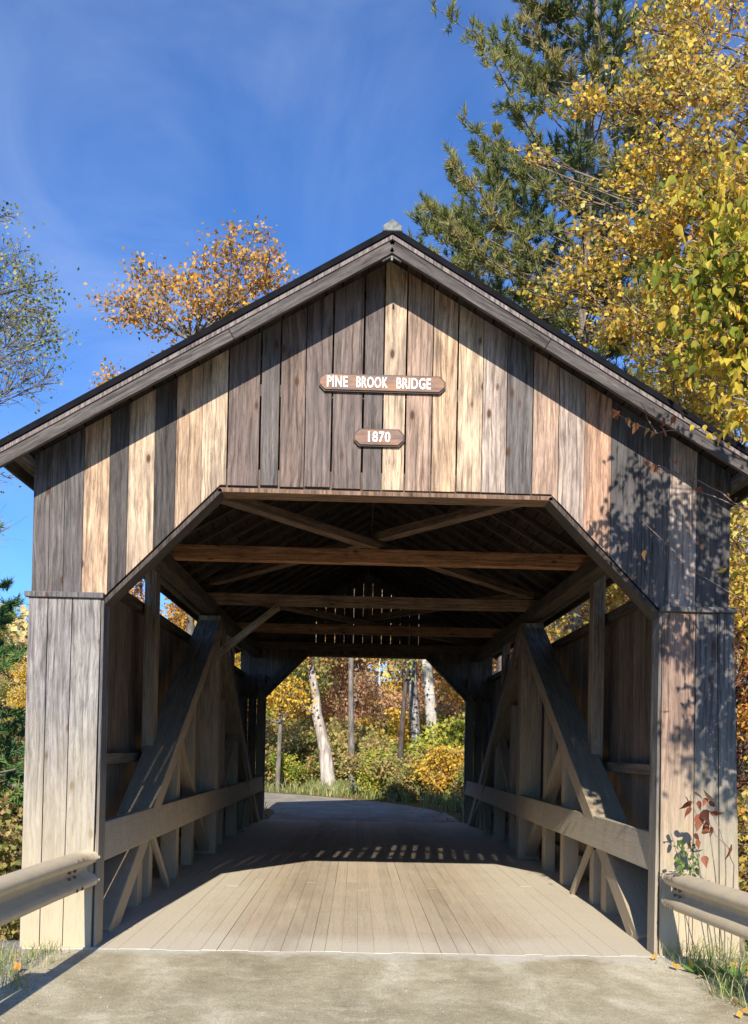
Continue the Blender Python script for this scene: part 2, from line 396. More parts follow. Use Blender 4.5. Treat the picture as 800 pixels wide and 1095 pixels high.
# wings beside the openings, boards and cap strip; dusty towards the ground
def wing(side, y, out, edg, bot_edg, colors, z0):
    mb = MB()
    for i in range(len(edg)-1):
        yy = rnd.uniform(0, .008)*out
        g = .003
        poly = [(bot_edg[i]+g, z0), (bot_edg[i+1]-g, z0), (edg[i+1]-g, ZJ-.012), (edg[i]+g, ZJ-.012)]
        mb.prism(poly, y, y+.03*out+yy, jit(colors[i], .04))
    return mb
wl = wing(-1, -.001, -1, [-2.895, -2.735, -2.54, XI*-1], [-2.90, -2.74, -2.555, -2.325], [(.27, .25, .24), (.28, .26, .25), (.30, .28, .26)], -.05)
wl.build('wing_siding', M['wing'], bridge, .002)
wr = wing(1, -.001, -1, [XI, 2.585, 2.765, 2.905], [2.325, 2.60, 2.83, 3.0], [(.30, .20, .15), (.15, .14, .138), (.18, .172, .168)], -.05)
wr.build('wing_siding', M['wing'], bridge, .002)
for s in (-1, 1):
    a, b = sorted((s*(XI-.02), s*(XO+.035)))
    MB().prism([(a, ZJ-.01), (b, ZJ-.01), (b, ZJ+.035), (a, ZJ+.035)], -.062, -.001, (.16, .15, .145)).build('cap_strip', M['wing'], bridge, .003)
    a, b = sorted((s*(XI+.01), s*(XO-.03)))
    MB().prism([(a, ZJ-.07), (b, ZJ-.07), (b, ZJ+.06), (a, ZJ+.06)], L-.075, L-.03, (.1, .09, .08)).build('gable_nailer', M['dark'], bridge)
    wf = wing(s, L+.001, 1, *( ([-2.895, -2.7, -2.5, -XI],)*2 if s < 0 else ([XI, 2.5, 2.7, 2.895],)*2 ), [GREY]*3, -.05)
    wf.build('wing_siding', M['wing'], bridge)
    # corner post edging the opening
    for yy0, yy1 in ((-.03, .17), (L-.17, L+.03)):
        a, b = sorted((s*(XI-.022), s*(XI+.0)))
        MB().prism([(a, -.05), (b, -.05), (b, ZJ-.012), (a, ZJ-.012)], yy0, yy1, (.15, .14, .135) if s < 0 else (.17, .155, .14)).build('jamb_board', M['jamb'], bridge, .002)
        a, b = sorted((s*(XI+.002), s*(XI+.16)))
        MB().prism([(a, -.05), (b, -.05), (b, 3.3), (a, 3.3)], max(yy0, .03) if yy0 < 1 else L-.17, .17 if yy0 < 1 else L-.03, (.12, .11, .1)).build('corner_post', M['timber'], bridge, .004)

# header and slanted trims round the openings
for yf, s2 in ((-.004, 1), (L+.004, -1)):
    y0, y1 = sorted((yf+s2*.034, yf+s2*.20))
    MB().prism([(-HC, HT-.03), (HC, HT-.03), (HC, HT+.14), (-HC, HT+.14)], y0, y1, (.16, .12, .09)).build('header_beam', M['dark'], bridge)
    y0, y1 = sorted((yf-s2*.012, yf+s2*.22))
    MB().prism([(-HC-.02, HT-.062), (HC+.02, HT-.062), (HC+.005, HT-.026), (-HC-.005, HT-.026)], y0, y1, (.24, .15, .10)).build('header_trim', M['beam'], bridge, .002)
    for s in (-1, 1):
        nx, nz = (HT-ZJ), (XI-HC); q = math.hypot(nx, nz); nx /= q; nz /= q       # inward normal is towards the axis, down
        A = (s*HC, HT-.028); B = (s*(XI-.0), ZJ-.028)
        off = .035
        poly = [A, B, (B[0]-s*nx*off, B[1]-nz*off), (A[0]-s*nx*off, A[1]-nz*off)]
        MB().prism(poly, y0, y1, (.075, .06, .05)).build('slant_trim', M['dark'], bridge, .002)
        y2, y3 = sorted((yf+s2*.034, yf+s2*.18))
        poly = [(s*HC, HT+.0), (s*XI, ZJ+.0), (s*(XI+.13*nx*1.2), ZJ+.13), (s*(HC+.09), HT+.13)]
        MB().prism(poly, y2, y3, (.09, .08, .07)).build('slant_brace', M['dark'], bridge)
    y0, y1 = sorted((yf+s2*.034, yf+s2*.13))
    MB().prism([(-2.0, 4.55), (2.0, 4.55), (2.0, 4.65), (-2.0, 4.65)], y0, y1, (.1, .09, .08)).build('gable_nailer', M['dark'], bridge)

# side walls of vertical boards, open strip under the eaves
for s in (-1, 1):
    mb = MB(); y = .05
    while y < L-.06:
        w = rnd.uniform(.17, .25); g = rnd.choice([.002, .003, .004, .006])
        zt = 3.31
        y2 = min(y+w-g, L-.03); x0, x1 = sorted((s*2.855, s*(2.88+rnd.uniform(0, .004))))
        mb.prism([(y, -.45), (y2, -.45), (y2, zt), (y, zt)], x0, x1, jit((.17, .125, .095), .25), axis='x')
        y += w
    mb.build('side_siding', M['inner'], bridge)
    for z, h, c in ((3.28, .10, (.075, .06, .05)), (1.50, .11, (.16, .14, .115)), (.25, .12, (.16, .14, .115))):
        MB().beam((s*2.80, .18, z), (s*2.80, L-.18, z), .10, h, c).build('girt', M['inner'], bridge, .004)

# floor
mb = MB(); x = -2.86
fr = random.Random(3)
while x < 2.86:
    w = fr.uniform(.115, .15)
    ys = [-.12+fr.uniform(0, .05)]
    while ys[-1] < L-.2: ys.append(min(ys[-1]+fr.uniform(3.2, 4.8), L+.06))
    if ys[-1]-ys[-2] < .6: ys.pop(-2)
    for a, b in zip(ys, ys[1:]):
        zt = fr.uniform(-.0015, .0015); gp = fr.choice([.001, .0015, .002, .003, .005])
        mb.prism([(x+gp/2, a+.003), (min(x+w, 2.86)-gp/2, a+.003), (min(x+w, 2.86)-gp/2, b-.003), (x+gp/2, b-.003)], zt-.07, zt, jit((.48, .375, .26), .12, fr), axis='z')
    x += w
# board length must run along y in the grain: swap uv for this mesh
mb.uv = [(v, u) for u, v in mb.uv] if False else mb.uv
deck = mb.build('deck', M['deck'], bridge)
for x in (-2.3, -.8, .8, 2.3):
    MB().beam((x, .1, -.26), (x, L-.1, -.26), .2, .36, (.1, .09, .08)).build('floor_stringer', M['dark'], bridge)
# trusses
XT = 2.5; KP = 7.3
for s in (-1, 1):
    tm = lambda p, q, w, h, c=(.23, .18, .14), n='brace', up=(1, 0, 0), bv=.006: MB().beam(p, q, w, h, jit(c, .12), up).build(n, M['timber'], bridge, bv)
    tm((s*XT, KP, -.3), (s*XT, KP, 3.66), .30, .33, n='king_post')
    for e in (-1, 1):
        yb = .62 if e < 0 else L-.62
        tm((s*XT, yb, -.05), (s*XT, KP+e*.05, 3.52), .21, .36, n='main_brace')
        ym = KP+e*3.65
        tm((s*2.655, ym, 1.42), (s*2.655, ym, 3.84), .22, .14, n='hanging_post')
        yv = KP+e*3.05
        tm((s*XT, yv, -.05), (s*XT, yv, 1.74), .17, .20, n='strut')
        tm((s*XT, KP+e*.25, .1), (s*XT, yv+e*-.12, 1.84), .12, .16, n='counter_brace')
        tm((s*(XT+.03), KP+e*1.55, -.05), (s*(XT+.03), KP+e*1.55, 2.45), .20, .15, n='strut')
        tm((s*(XT-.02), KP+e*5.15, -.05), (s*(XT-.02), KP+e*5.15, .52), .20, .15, n='block')
        tm((s*(XT-.02), KP+e*4.55, -.05), (s*(XT-.02), KP+e*4.55, .60), .16, .12, n='block')
        # small kick brace at the floor and its return
        MB().beam((s*2.34, KP+e*6.55, .0), (s*2.40, KP+e*4.85, .72), .05, .09, (.15, .13, .11)).build('kick_brace', M['rail'], bridge, .003)
        MB().beam((s*2.40, KP+e*4.7, .72), (s*2.36, KP+e*3.9, .02), .05, .07, (.12, .11, .1)).build('kick_brace', M['rail'], bridge, .003)
    MB().beam((s*XT, .1, 3.775), (s*XT, L-.1, 3.775), .20, .17, (.075, .065, .06)).build('top_plate', M['dark'], bridge, .005)
    MB().beam((s*XT, .1, -.12), (s*XT, L-.1, -.12), .28, .1, (.13, .12, .1)).build('bottom_chord', M['timber'], bridge)
    MB().beam((s*2.93, -.28, 3.935), (s*2.93, L+.28, 3.935), .11, .10, (.13, .12, .115)).build('eave_plate', M['rake'], bridge, .02)
    # heavy guard timber along the roadway
    zl, zr = (.665, .985)
    g0 = MB().beam((s*2.37, .005 if s < 0 else .02, (zl+zr)/2), (s*2.37, 7.2, (zl+zr)/2), .13, zr-zl, (.20, .17, .13), up=(s*.13, 0, 1)); g0.beam((s*2.37, 7.205, (zl+zr)/2-.01), (s*2.37, L-.15, (zl+zr)/2-.01), .13, zr-zl-.01, (.17, .15, .12), up=(s*.13, 0, 1))
    g0.build('guard_timber', M['rail'], bridge, .008)
    # thin leaning rods and boards
    MB().beam((s*2.30, 12.2, .1), (s*2.36, 8.7, 3.3), .035, .05, (.1, .09, .08)).build('tie_rod', M['timber'], bridge)
# knee brace under the second tie beam
for s, yk in ((-1, KP),):
    MB().beam((s*2.38, yk-.1, 3.06), (s*1.45, yk-.1, 3.83), .09, .10, (.30, .25, .19)).build('knee_brace', M['beam'], bridge, .004)

# tie beams and lateral bracing
tie_c = {3.65: (.42, .22, .12), 7.3: (.28, .20, .15), 10.95: (.34, .20, .12), 14.2: (.16, .12, .09)}
for y, c in tie_c.items():
    MB().beam((-2.62, y, 3.94), (2.62, y, 3.94), .15, .17, c).build('tie_beam', M['beam'], bridge, .006)
for (xa, ya, xb, yb, z) in ((-2.45, -.0, 2.45, 7.15, 4.075), (2.45, -.0, -2.45, 7.15, 4.18), (-2.45, 7.45, 2.45, 14.4, 4.075), (2.45, 7.45, -2.45, 14.4, 4.18)):
    MB().beam((xa, ya+.22, z), (xb, yb, z), .15, .095, (.19, .135, .10)).build('lateral_brace', M['dark'], bridge, .004)

# roof: rafters, skip-laid sheathing, roofing, rakes, eave boards, ridge cap
nx, nz = SL/math.hypot(1, SL), 1/math.hypot(1, SL)
EX = 3.06
for s in (-1, 1):
    n = 25
    for i in range(n):
        y = -.27 + i*(L+.54)/(n-1)
        off = .105
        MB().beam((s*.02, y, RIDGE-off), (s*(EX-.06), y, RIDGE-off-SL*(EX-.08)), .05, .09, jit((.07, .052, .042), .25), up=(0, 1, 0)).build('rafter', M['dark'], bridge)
    mb = MB(); t = .02; Lr = EX*math.hypot(1, SL)
    while t < Lr-.03:
        w = rnd.uniform(.14, .24)
        w = min(w, Lr-t)
        c = (t+w/2)/math.hypot(1, SL)
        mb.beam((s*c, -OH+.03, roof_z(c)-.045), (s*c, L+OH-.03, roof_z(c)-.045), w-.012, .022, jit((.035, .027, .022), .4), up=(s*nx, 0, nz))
        t += w
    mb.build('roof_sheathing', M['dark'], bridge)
    a = [(0, RIDGE+.022), (s*(EX+.03), roof_z(EX+.03)+.022), (s*(EX+.03), roof_z(EX+.03)-.03), (0, RIDGE-.03)]
    MB().prism(a, -OH-.045, L+OH+.045, (.1, .1, .1)).build('roofing', M['roofing'], bridge)
    for y0, y1 in ((-OH-.03, -OH+.0), (L+OH, L+OH+.03)):
        a = [(s*.0005, RIDGE-.034), (s*EX, roof_z(EX)-.034), (s*EX, roof_z(EX)-.072), (s*.0005, RIDGE-.072)]
        MB().prism(a, y0, y1, (.24, .20, .19)).build('drip_trim', M['rake'], bridge, .002)
        yy0, yy1 = (y0+.008, y1+.02) if y0 < 1 else (y0-.02, y1-.008)
        mbr = MB(); c0 = (.11, .097, .09); z0, z1 = .078, .178
        xs = [.0005, 1.25, 1.254, EX]
        for xa, xb in ((xs[0], xs[1]), (xs[2], xs[3])):
            Lb = (xb-xa)*math.hypot(1, SL)
            b = len(mbr.v)
            # a beam with its grain along the slope
            pa = Vector((s*xa, (yy0+yy1)/2, roof_z(xa)-(z0+z1)/2)); pb = Vector((s*xb, (yy0+yy1)/2, roof_z(xb)-(z0+z1)/2))
            d = (pb-pa).normalized(); upv = Vector((0, 1, 0)).cross(d)
            mbr.beam(pa, pb, abs(yy1-yy0), (z1-z0)*nz, jit(c0, .1), up=upv)
        mbr.build('rake_board', M['rake'], bridge, .002)
    a = s*(EX+.0)
    MB().beam((a, -OH, roof_z(EX)-.075), (a, L+OH, roof_z(EX)-.075), .025, .07, (.09, .085, .08)).build('eave_board', M['rake'], bridge)
# ridge cap with its little peaked end
mb = MB()
mb.prism([(-.078, RIDGE-.02), (-.078, RIDGE+.025), (-.04, RIDGE+.052), (0, RIDGE+.082), (.04, RIDGE+.052), (.078, RIDGE+.025), (.078, RIDGE-.02)], -OH-.05, -OH+.20, (.3, .3, .3))
mb.prism([(-.10, RIDGE-.045), (-.10, RIDGE-.02), (0, RIDGE+.035), (.10, RIDGE-.02), (.10, RIDGE-.045)], -OH+.16, L+OH+.06, (.3, .3, .3))
mb.build('ridge_cap', M['cap'], bridge, .008)
MB().prism([(0, RIDGE-.10), (.075, RIDGE-.145), (.075, RIDGE-.24), (0, RIDGE-.197), (-.075, RIDGE-.24), (-.075, RIDGE-.145)], -OH-.002, -OH+.024, (.14, .125, .12)).build('rake_joint', M['rake'], bridge)
MB().beam((0, -OH-.02, RIDGE-.205), (0, -OH-.02, RIDGE-.24), .015, .015, (.5, .5, .5)).build('ridge_pin', M['cap'], bridge)

# stone abutments carry the bridge: separate things
for y0, y1, lab in ((-.0, .75, 'grey stone abutment under the near end of the covered bridge'), (L-.75, L+.0, 'grey stone abutment under the far end of the covered bridge')):
    mb = MB(); z = -3.2
    while z < -.5:
        h = rnd.uniform(.3, .45); xx = -3.3
        z2 = min(z+h, -.46)
        while xx < 3.3:
            w = rnd.uniform(.5, 1.0); x2 = min(xx+w, 3.3); j = rnd.uniform(0, .05)
            mb.prism([(xx+.01, z+.01), (x2-.01, z+.01), (x2-.01, z2-.01), (xx+.01, z2-.01)], y0+(.0 if y0 < 1 else j), y1-(j if y0 < 1 else 0), (.2, .2, .2)); xx = x2
        z = z2
    o = mb.build('stone_abutment', M['stone'], None, .02); tag(o, lab, 'abutment')

# ------------------------------------------------------------------ signs
def word_mesh(txt, x0, x1, h, y, zc, mat, parent):
    """one painted word, fitted between x0 and x1 and h tall"""
    cu = bpy.data.curves.new('lettering', 'FONT'); cu.body = txt; cu.size = .12
    cu.offset = .0022; cu.extrude = .002; cu.space_character = 1.08; cu.resolution_u = 3
    tmp = bpy.data.objects.new('lettering', cu); COL.objects.link(tmp)
    bpy.context.view_layer.update()
    me = bpy.data.meshes.new_from_object(tmp.evaluated_get(bpy.context.evaluated_depsgraph_get())); bpy.data.objects.remove(tmp)
    co = np.empty(len(me.vertices)*3, 'f'); me.vertices.foreach_get('co', co); co = co.reshape(-1, 3)
    lo, hi = co.min(0), co.max(0)
    n = np.stack([x0+(co[:, 0]-lo[0])/(hi[0]-lo[0])*(x1-x0), y-co[:, 2], zc-h/2+(co[:, 1]-lo[1])/(hi[1]-lo[1])*h], 1)
    me.vertices.foreach_set('co', n.astype('f').ravel()); me.update()
    me.materials.clear(); me.materials.append(mat)
    o = bpy.data.objects.new('lettering', me); COL.objects.link(o); o.parent = parent
def sign(name, label, xc, zc, w, h, words, lh):
    t = empty(name, (xc, -.005, zc)); tag(t, label, 'sign')
    c = .045
    def octo(k):
        a, b = w/2-k, h/2-k; return [(-a, -b*.35), (-a+c, -b), (a-c, -b), (a, -b*.35), (a, b*.35), (a-c, b), (-a+c, b), (-a, b*.35)]
    mb = MB(); mb.prism(octo(0), -.018, .004, (.1, .1, .1)); mb.uv = [(v, u) for u, v in mb.uv]; mb.build('sign_back', M['signedge'], t)
    mb = MB(); mb.prism(octo(.009), -.030, -.0185, (.1, .1, .1)); mb.uv = [(v, u) for u, v in mb.uv]; bd = mb.build('board', M['sign'], t, .004)
    for txt, x0, x1 in words: word_mesh(txt, x0-xc, x1-xc, lh, -.0335, .002, M['letter'], bd)
sign('sign_board', 'long brown wooden sign with white letters PINE BROOK BRIDGE on the gable', -.05, 4.665, 1.045, .145, (('PINE', -.505, -.335), ('BROOK', -.262, -.005), ('BRIDGE', .068, .350)), .092)
sign('sign_board', 'short brown wooden sign reading 1870, mounted below the longer name sign', -.068, 4.217, .42, .145, (('1870', -.158, .024),), .088)

# ================================================================== GROUND
def sstep(a, b, x):
    t = np.clip((x-a)/(b-a), 0, 1); return t*t*(3-2*t)
road_far = [(0, 14.5), (0, 17), (-.4, 19.5), (-1.9, 23), (-5.5, 27), (-11, 30.2), (-20, 33), (-34, 35)]
def spline(pts, n=10):
    out = []
    P = [Vector((*p, 0)) for p in pts]
    for i in range(len(P)-1):
        p0 = P[max(i-1, 0)]; p1 = P[i]; p2 = P[i+1]; p3 = P[min(i+2, len(P)-1)]
        for k in range(n):
            t = k/n; out.append(.5*((2*p1)+(-p0+p2)*t+(2*p0-5*p1+4*p2-p3)*t*t+(-p0+3*p1-3*p2+p3)*t**3))
    out.append(P[-1]); return out
far_c = spline(road_far)
far_np = np.array([(p.x, p.y) for p in far_c])
def height(x, y):
    x = np.asarray(x, float); y = np.asarray(y, float)
    bumps = .12*np.sin(x*.9+1.3)*np.cos(y*.7) + .08*np.sin(x*2.1+y*1.7) + .25*np.sin(x*.23+y*.31)
    ax = np.abs(x)
    # near bank: level road, falls off to the sides
    near = -2.6*sstep(4.0, 10, ax)*1.0 + bumps*sstep(3.5, 6, ax)
    # far bank: rises gently into the wood
    dist = np.min(np.hypot(x[..., None]-far_np[:, 0], y[..., None]-far_np[:, 1]), axis=-1)
    rise = .07*np.clip(y-34, 0, None) + .0016*np.clip(y-34, 0, None)**2*.6 + .03*np.clip(ax-5, 0, 40)
    rise = np.minimum(rise, 9)
    farz = sstep(2.6, 5.0, dist)*(rise + .5*bumps + .05)
    lowr = -1.6*sstep(3.2, 8, ax)*sstep(22, 15, y)
    farz = farz + lowr
    bank_l = sstep(.35, 1.3, y + .0*x); bank_r = sstep(L-.35, L-1.4, y)
    v = np.where(y < L/2, bank_l, bank_r)
    v = np.where((y > .35) & (y < L-.35), v, 0)
    base = np.where(y < L/2, near, farz)
    z = base*(1-v) + (-3.0 + .15*bumps)*v
    return z - .012
xs = np.unique(np.concatenate([np.linspace(-600, -40, 18), np.linspace(-40, -8, 50), np.linspace(-8, 8, 90), np.linspace(8, 40, 50), np.linspace(40, 600, 18)]))
ys = np.unique(np.concatenate([np.linspace(-300, -12, 16), np.linspace(-12, 20, 150), np.linspace(20, 70, 90), np.linspace(70, 800, 24)]))
X, Y = np.meshgrid(xs, ys); Z = height(X, Y)
nxg, nyg = len(xs), len(ys)
vv = np.stack([X.ravel(), Y.ravel(), Z.ravel()], 1)
ii = (np.arange(nyg-1)[:, None]*nxg + np.arange(nxg-1)[None, :]).ravel()
ff = np.stack([ii, ii+1, ii+nxg+1, ii+nxg], 1)
def np_mesh(name, v, f, mat, smooth=False, attr=None):
    me = bpy.data.meshes.new(name); k = f.shape[1]
    me.vertices.add(len(v)); me.vertices.foreach_set('co', v.astype('f').ravel())
    me.loops.add(f.size); me.loops.foreach_set('vertex_index', f.astype('i').ravel())
    me.polygons.add(len(f)); me.polygons.foreach_set('loop_start', np.arange(0, f.size, k, dtype='i')); me.polygons.foreach_set('loop_total', np.full(len(f), k, 'i'))
    if smooth: me.polygons.foreach_set('use_smooth', np.ones(len(f), bool))
    if attr is not None:
        a = me.attributes.new('rnd', 'FLOAT', 'POINT'); a.data.foreach_set('value', attr.astype('f'))
    me.update(calc_edges=True); me.materials.append(mat); return me
def link(name, me, parent=None, loc=None):
    o = bpy.data.objects.new(name, me); COL.objects.link(o)
    if parent: o.parent = parent
    if loc is not None: o.location = loc
    return o
tag(link('ground', np_mesh('ground', vv, ff, M['ground'], True)), kind='structure')
def strip(name, pts, hw, mat, z=.0, wob=0, n=6):
    V = []; Fc = []
    for i, p in enumerate(pts):
        a = pts[max(i-1, 0)]; b = pts[min(i+1, len(pts)-1)]; d = (b-a).normalized(); nrm = Vector((d.y, -d.x, 0))
        for k in range(n+1):
            t = k/n*2-1; w = hw + (wob*(noise.noise(p*1.7+nrm*t*9)) if abs(t) == 1 else 0)
            q = p + nrm*t*w; V.append((q.x, q.y, z - (.02 if abs(t) == 1 else 0)))
    for i in range(len(pts)-1):
        for k in range(n):
            a = i*(n+1)+k; Fc.append((a, a+1, a+n+2, a+n+1))
    return tag(link(name, np_mesh(name, np.array(V), np.array(Fc), mat, True)), kind='structure')
nr = [Vector((0, -40+i*.35, 0)) for i in range(114)]
nr.append(Vector((0, -.06, 0)))
strip('road', nr, 3.0, M['road'], -.0035, .35, 8)
strip('far_road', far_c, 2.5, M['farroad'], .0, .2, 8)
bk = [Vector((-60+i*4, L/2, 0)) for i in range(31)]
strip('brook', bk, 4.8, M['water'], -2.75, 0, 4)

# ================================================================== VEGETATION
def unit(v): return v/np.maximum(np.linalg.norm(v, axis=-1, keepdims=True), 1e-9)
KITE = np.array([(0, 0, 0), (-.42, .45, .08), (0, 1, -.06), (.42, .45, .08)])
BROAD = np.array([(0, 0, 0), (-.26, .12, .04), (-.37, .38, .09), (-.17, .78, .04), (0, 1.18, -.16), (.17, .78, .04), (.37, .38, .09), (.26, .12, .04), (0, .45, -.03)])
BROAD_F = np.array([(0, 1, 8), (1, 2, 8), (2, 3, 8), (3, 4, 8), (4, 5, 8), (5, 6, 8), (6, 7, 8), (7, 0, 8)])
KITE_F = np.array([(0, 2, 1), (0, 3, 2)])
def leaf_arrays(pos, size, rng, droop=.4, shape='kite', cbias=None, face=.5):
    n = len(pos)
    d = rng.normal(size=(n, 3)); d[:, 2] -= droop*1.6; d = unit(d)
    up = rng.normal(size=(n, 3)); up[:, 2] += face*2; up = unit(up)
    s = unit(np.cross(d, up)); nn = np.cross(s, d)
    sz = size*rng.uniform(.6, 1.25, n)
    T, Fq = (KITE, KITE_F) if shape == 'kite' else (BROAD, BROAD_F)
    v = pos[:, None] + sz[:, None, None]*(T[None, :, 0:1]*s[:, None]+T[None, :, 1:2]*d[:, None]+T[None, :, 2:3]*nn[:, None])
    f = (np.arange(n)*len(T))[:, None, None]+Fq[None]
    a = rng.uniform(0, 1, n) if cbias is None else np.clip(cbias+rng.normal(0, .17, n), 0, 1)
    return v.reshape(-1, 3), f.reshape(-1, 3), np.repeat(a, len(T))
def needle_arrays(pos, dirs, length, width, per, rng, cb):
    n = len(pos); P = np.repeat(pos, per, 0); D = unit(np.repeat(dirs, per, 0)*1.1+rng.normal(0, .55, (n*per, 3)))
    P = P - D*0 - np.repeat(dirs, per, 0)*rng.uniform(0, length*.9, (n*per, 1))
    s = unit(np.cross(D, rng.normal(size=(n*per, 3))))*width*.5; ln = length*rng.uniform(.7, 1.15, (n*per, 1))
    v = np.stack([P-s, P+s, P+D*ln], 1).reshape(-1, 3)
    f = np.arange(len(v)).reshape(-1, 3)
    return v, f, np.repeat(np.clip(np.repeat(cb, per)+rng.normal(0, .08, n*per), 0, 1), 3)
class Tubes:
    def __init__(s): s.V = []; s.F = []; s.n = 0
    def add(s, pts, r0, r1, k=5):
        pts = np.asarray(pts, float); m = len(pts)
        tan = np.gradient(pts, axis=0); tan = unit(tan)
        ref = np.array([.3, .9, .2]) if abs(tan[0] @ np.array([.3, .9, .2])) < .9 else np.array([1., 0, 0])
        a = unit(np.cross(tan, ref)); b = np.cross(tan, a)
        r = np.linspace(r0, r1, m) if np.isscalar(r0) else np.asarray(r0, float)
        an = np.linspace(0, 2*math.pi, k, endpoint=False)
        ring = pts[:, None]+r[:, None, None]*(np.cos(an)[None, :, None]*a[:, None]+np.sin(an)[None, :, None]*b[:, None])
        s.V.append(ring.reshape(-1, 3))
        i = np.arange(m-1)[:, None]*k; j = np.arange(k)[None]; j2 = (j+1) % k
        s.F.append((np.stack([i+j, i+j2, i+k+j2, i+k+j], -1).reshape(-1, 4))+s.n); s.n += m*k
    def mesh(s, name, mat): return np_mesh(name, np.concatenate(s.V), np.concatenate(s.F), mat, True)
def bez(p0, p3, rng, bend=.18, lift=.0, n=7):
    p0 = np.asarray(p0, float); p3 = np.asarray(p3, float); Ld = np.linalg.norm(p3-p0)
    m1 = p0+(p3-p0)*.33+rng.normal(0, bend*.5, 3)*Ld+np.array([0, 0, lift*Ld]); m2 = p0+(p3-p0)*.68+rng.normal(0, bend*.5, 3)*Ld+np.array([0, 0, lift*Ld*.8])
    t = np.linspace(0, 1, n)[:, None]
    return (1-t)**3*p0+3*(1-t)**2*t*m1+3*(1-t)*t*t*m2+t**3*p3
def at(pts, t):
    q = t*(len(pts)-1); i = int(min(q, len(pts)-2)); return pts[i]+(pts[i+1]-pts[i])*(q-i)

def broadleaf(name, label, cat, base, trunk_pts, r0, r1, clusters, leaf_mat_, bark, lsize=.08, per_twig=14, seed=1, shape='kite', droop=.4, group=None, twig_r=.008, spread=.16, lim_r=None, start=(.35, .95), face=.5, crown_name='crown', clump=1.0):
    """clusters: (x, y, z, rx, ry, rz, twigs) in metres relative to the base"""
    rng = np.random.default_rng(seed); tb = Tubes(); tr = np.asarray(trunk_pts, float)
    tb.add(tr, r0, r1, 9)
    LP = []; LC = []
    for (x, y, z, rx, ry, rz, nt) in clusters:
        rx, ry, rz = rx*clump, ry*clump, rz*clump
        c = np.array([x, y, z])
        # limb leaves the trunk below the cluster
        zt = z-.5*math.hypot(x-tr[-1][0], y-tr[-1][1])-.2
        k = int(np.argmin(np.abs(tr[:, 2]-min(zt, tr[-1][2])))); 
        p0 = tr[k]; limb = bez(p0, c+np.array([0, 0, -.1*rz]), rng, .14, .03, 9)
        lr = (lim_r if lim_r else r0*.28)
        tb.add(limb, lr, max(twig_r*1.3, lr*.25), 6)
        subs = [limb]
        for q in range(max(2, int(nt/14))):
            u = unit(rng.normal(size=3))*np.array([rx, ry, rz])*rng.uniform(.45, .8)
            sb = bez(at(limb, rng.uniform(.45, 1)), c+u, rng, .2, .04, 7); tb.add(sb, lr*.35, twig_r*1.1, 5); subs.append(sb)
        ccb = rng.uniform(.2, .8)
        for q in range(nt):
            u = unit(rng.normal(size=3))*rng.uniform(.35, 1.0)**.6*np.array([rx, ry, rz])
            tgt = c+u
            best = min((np.linalg.norm(sb-tgt, axis=1).min(), i) for i, sb in enumerate(subs))[1]
            sb = subs[best]; dd = np.linalg.norm(sb-tgt, axis=1); kk = max(0, int(dd.argmin())-1)
            tw = bez(sb[kk], tgt, rng, .22, .03, 5); tb.add(tw, twig_r, twig_r*.35, 3)
            cb = np.clip(ccb+rng.normal(0, .18), 0, 1)
            tt = rng.uniform(.35, 1.05, per_twig)
            pp = np.array([at(tw, min(t, 1)) for t in tt])+rng.normal(0, spread, (per_twig, 3))*np.array([1, 1, .8])
            LP.append(pp); LC.append(np.full(per_twig, cb))
    root = empty(name, base); tag(root, label, cat, group)
    link('trunk', tb.mesh('trunk', bark), root)
    P = np.concatenate(LP); v, f, a = leaf_arrays(P, lsize, rng, droop, shape, np.concatenate(LC), face)
    link(crown_name, np_mesh('crown', v, f, leaf_mat_, False, a), root)
    return root

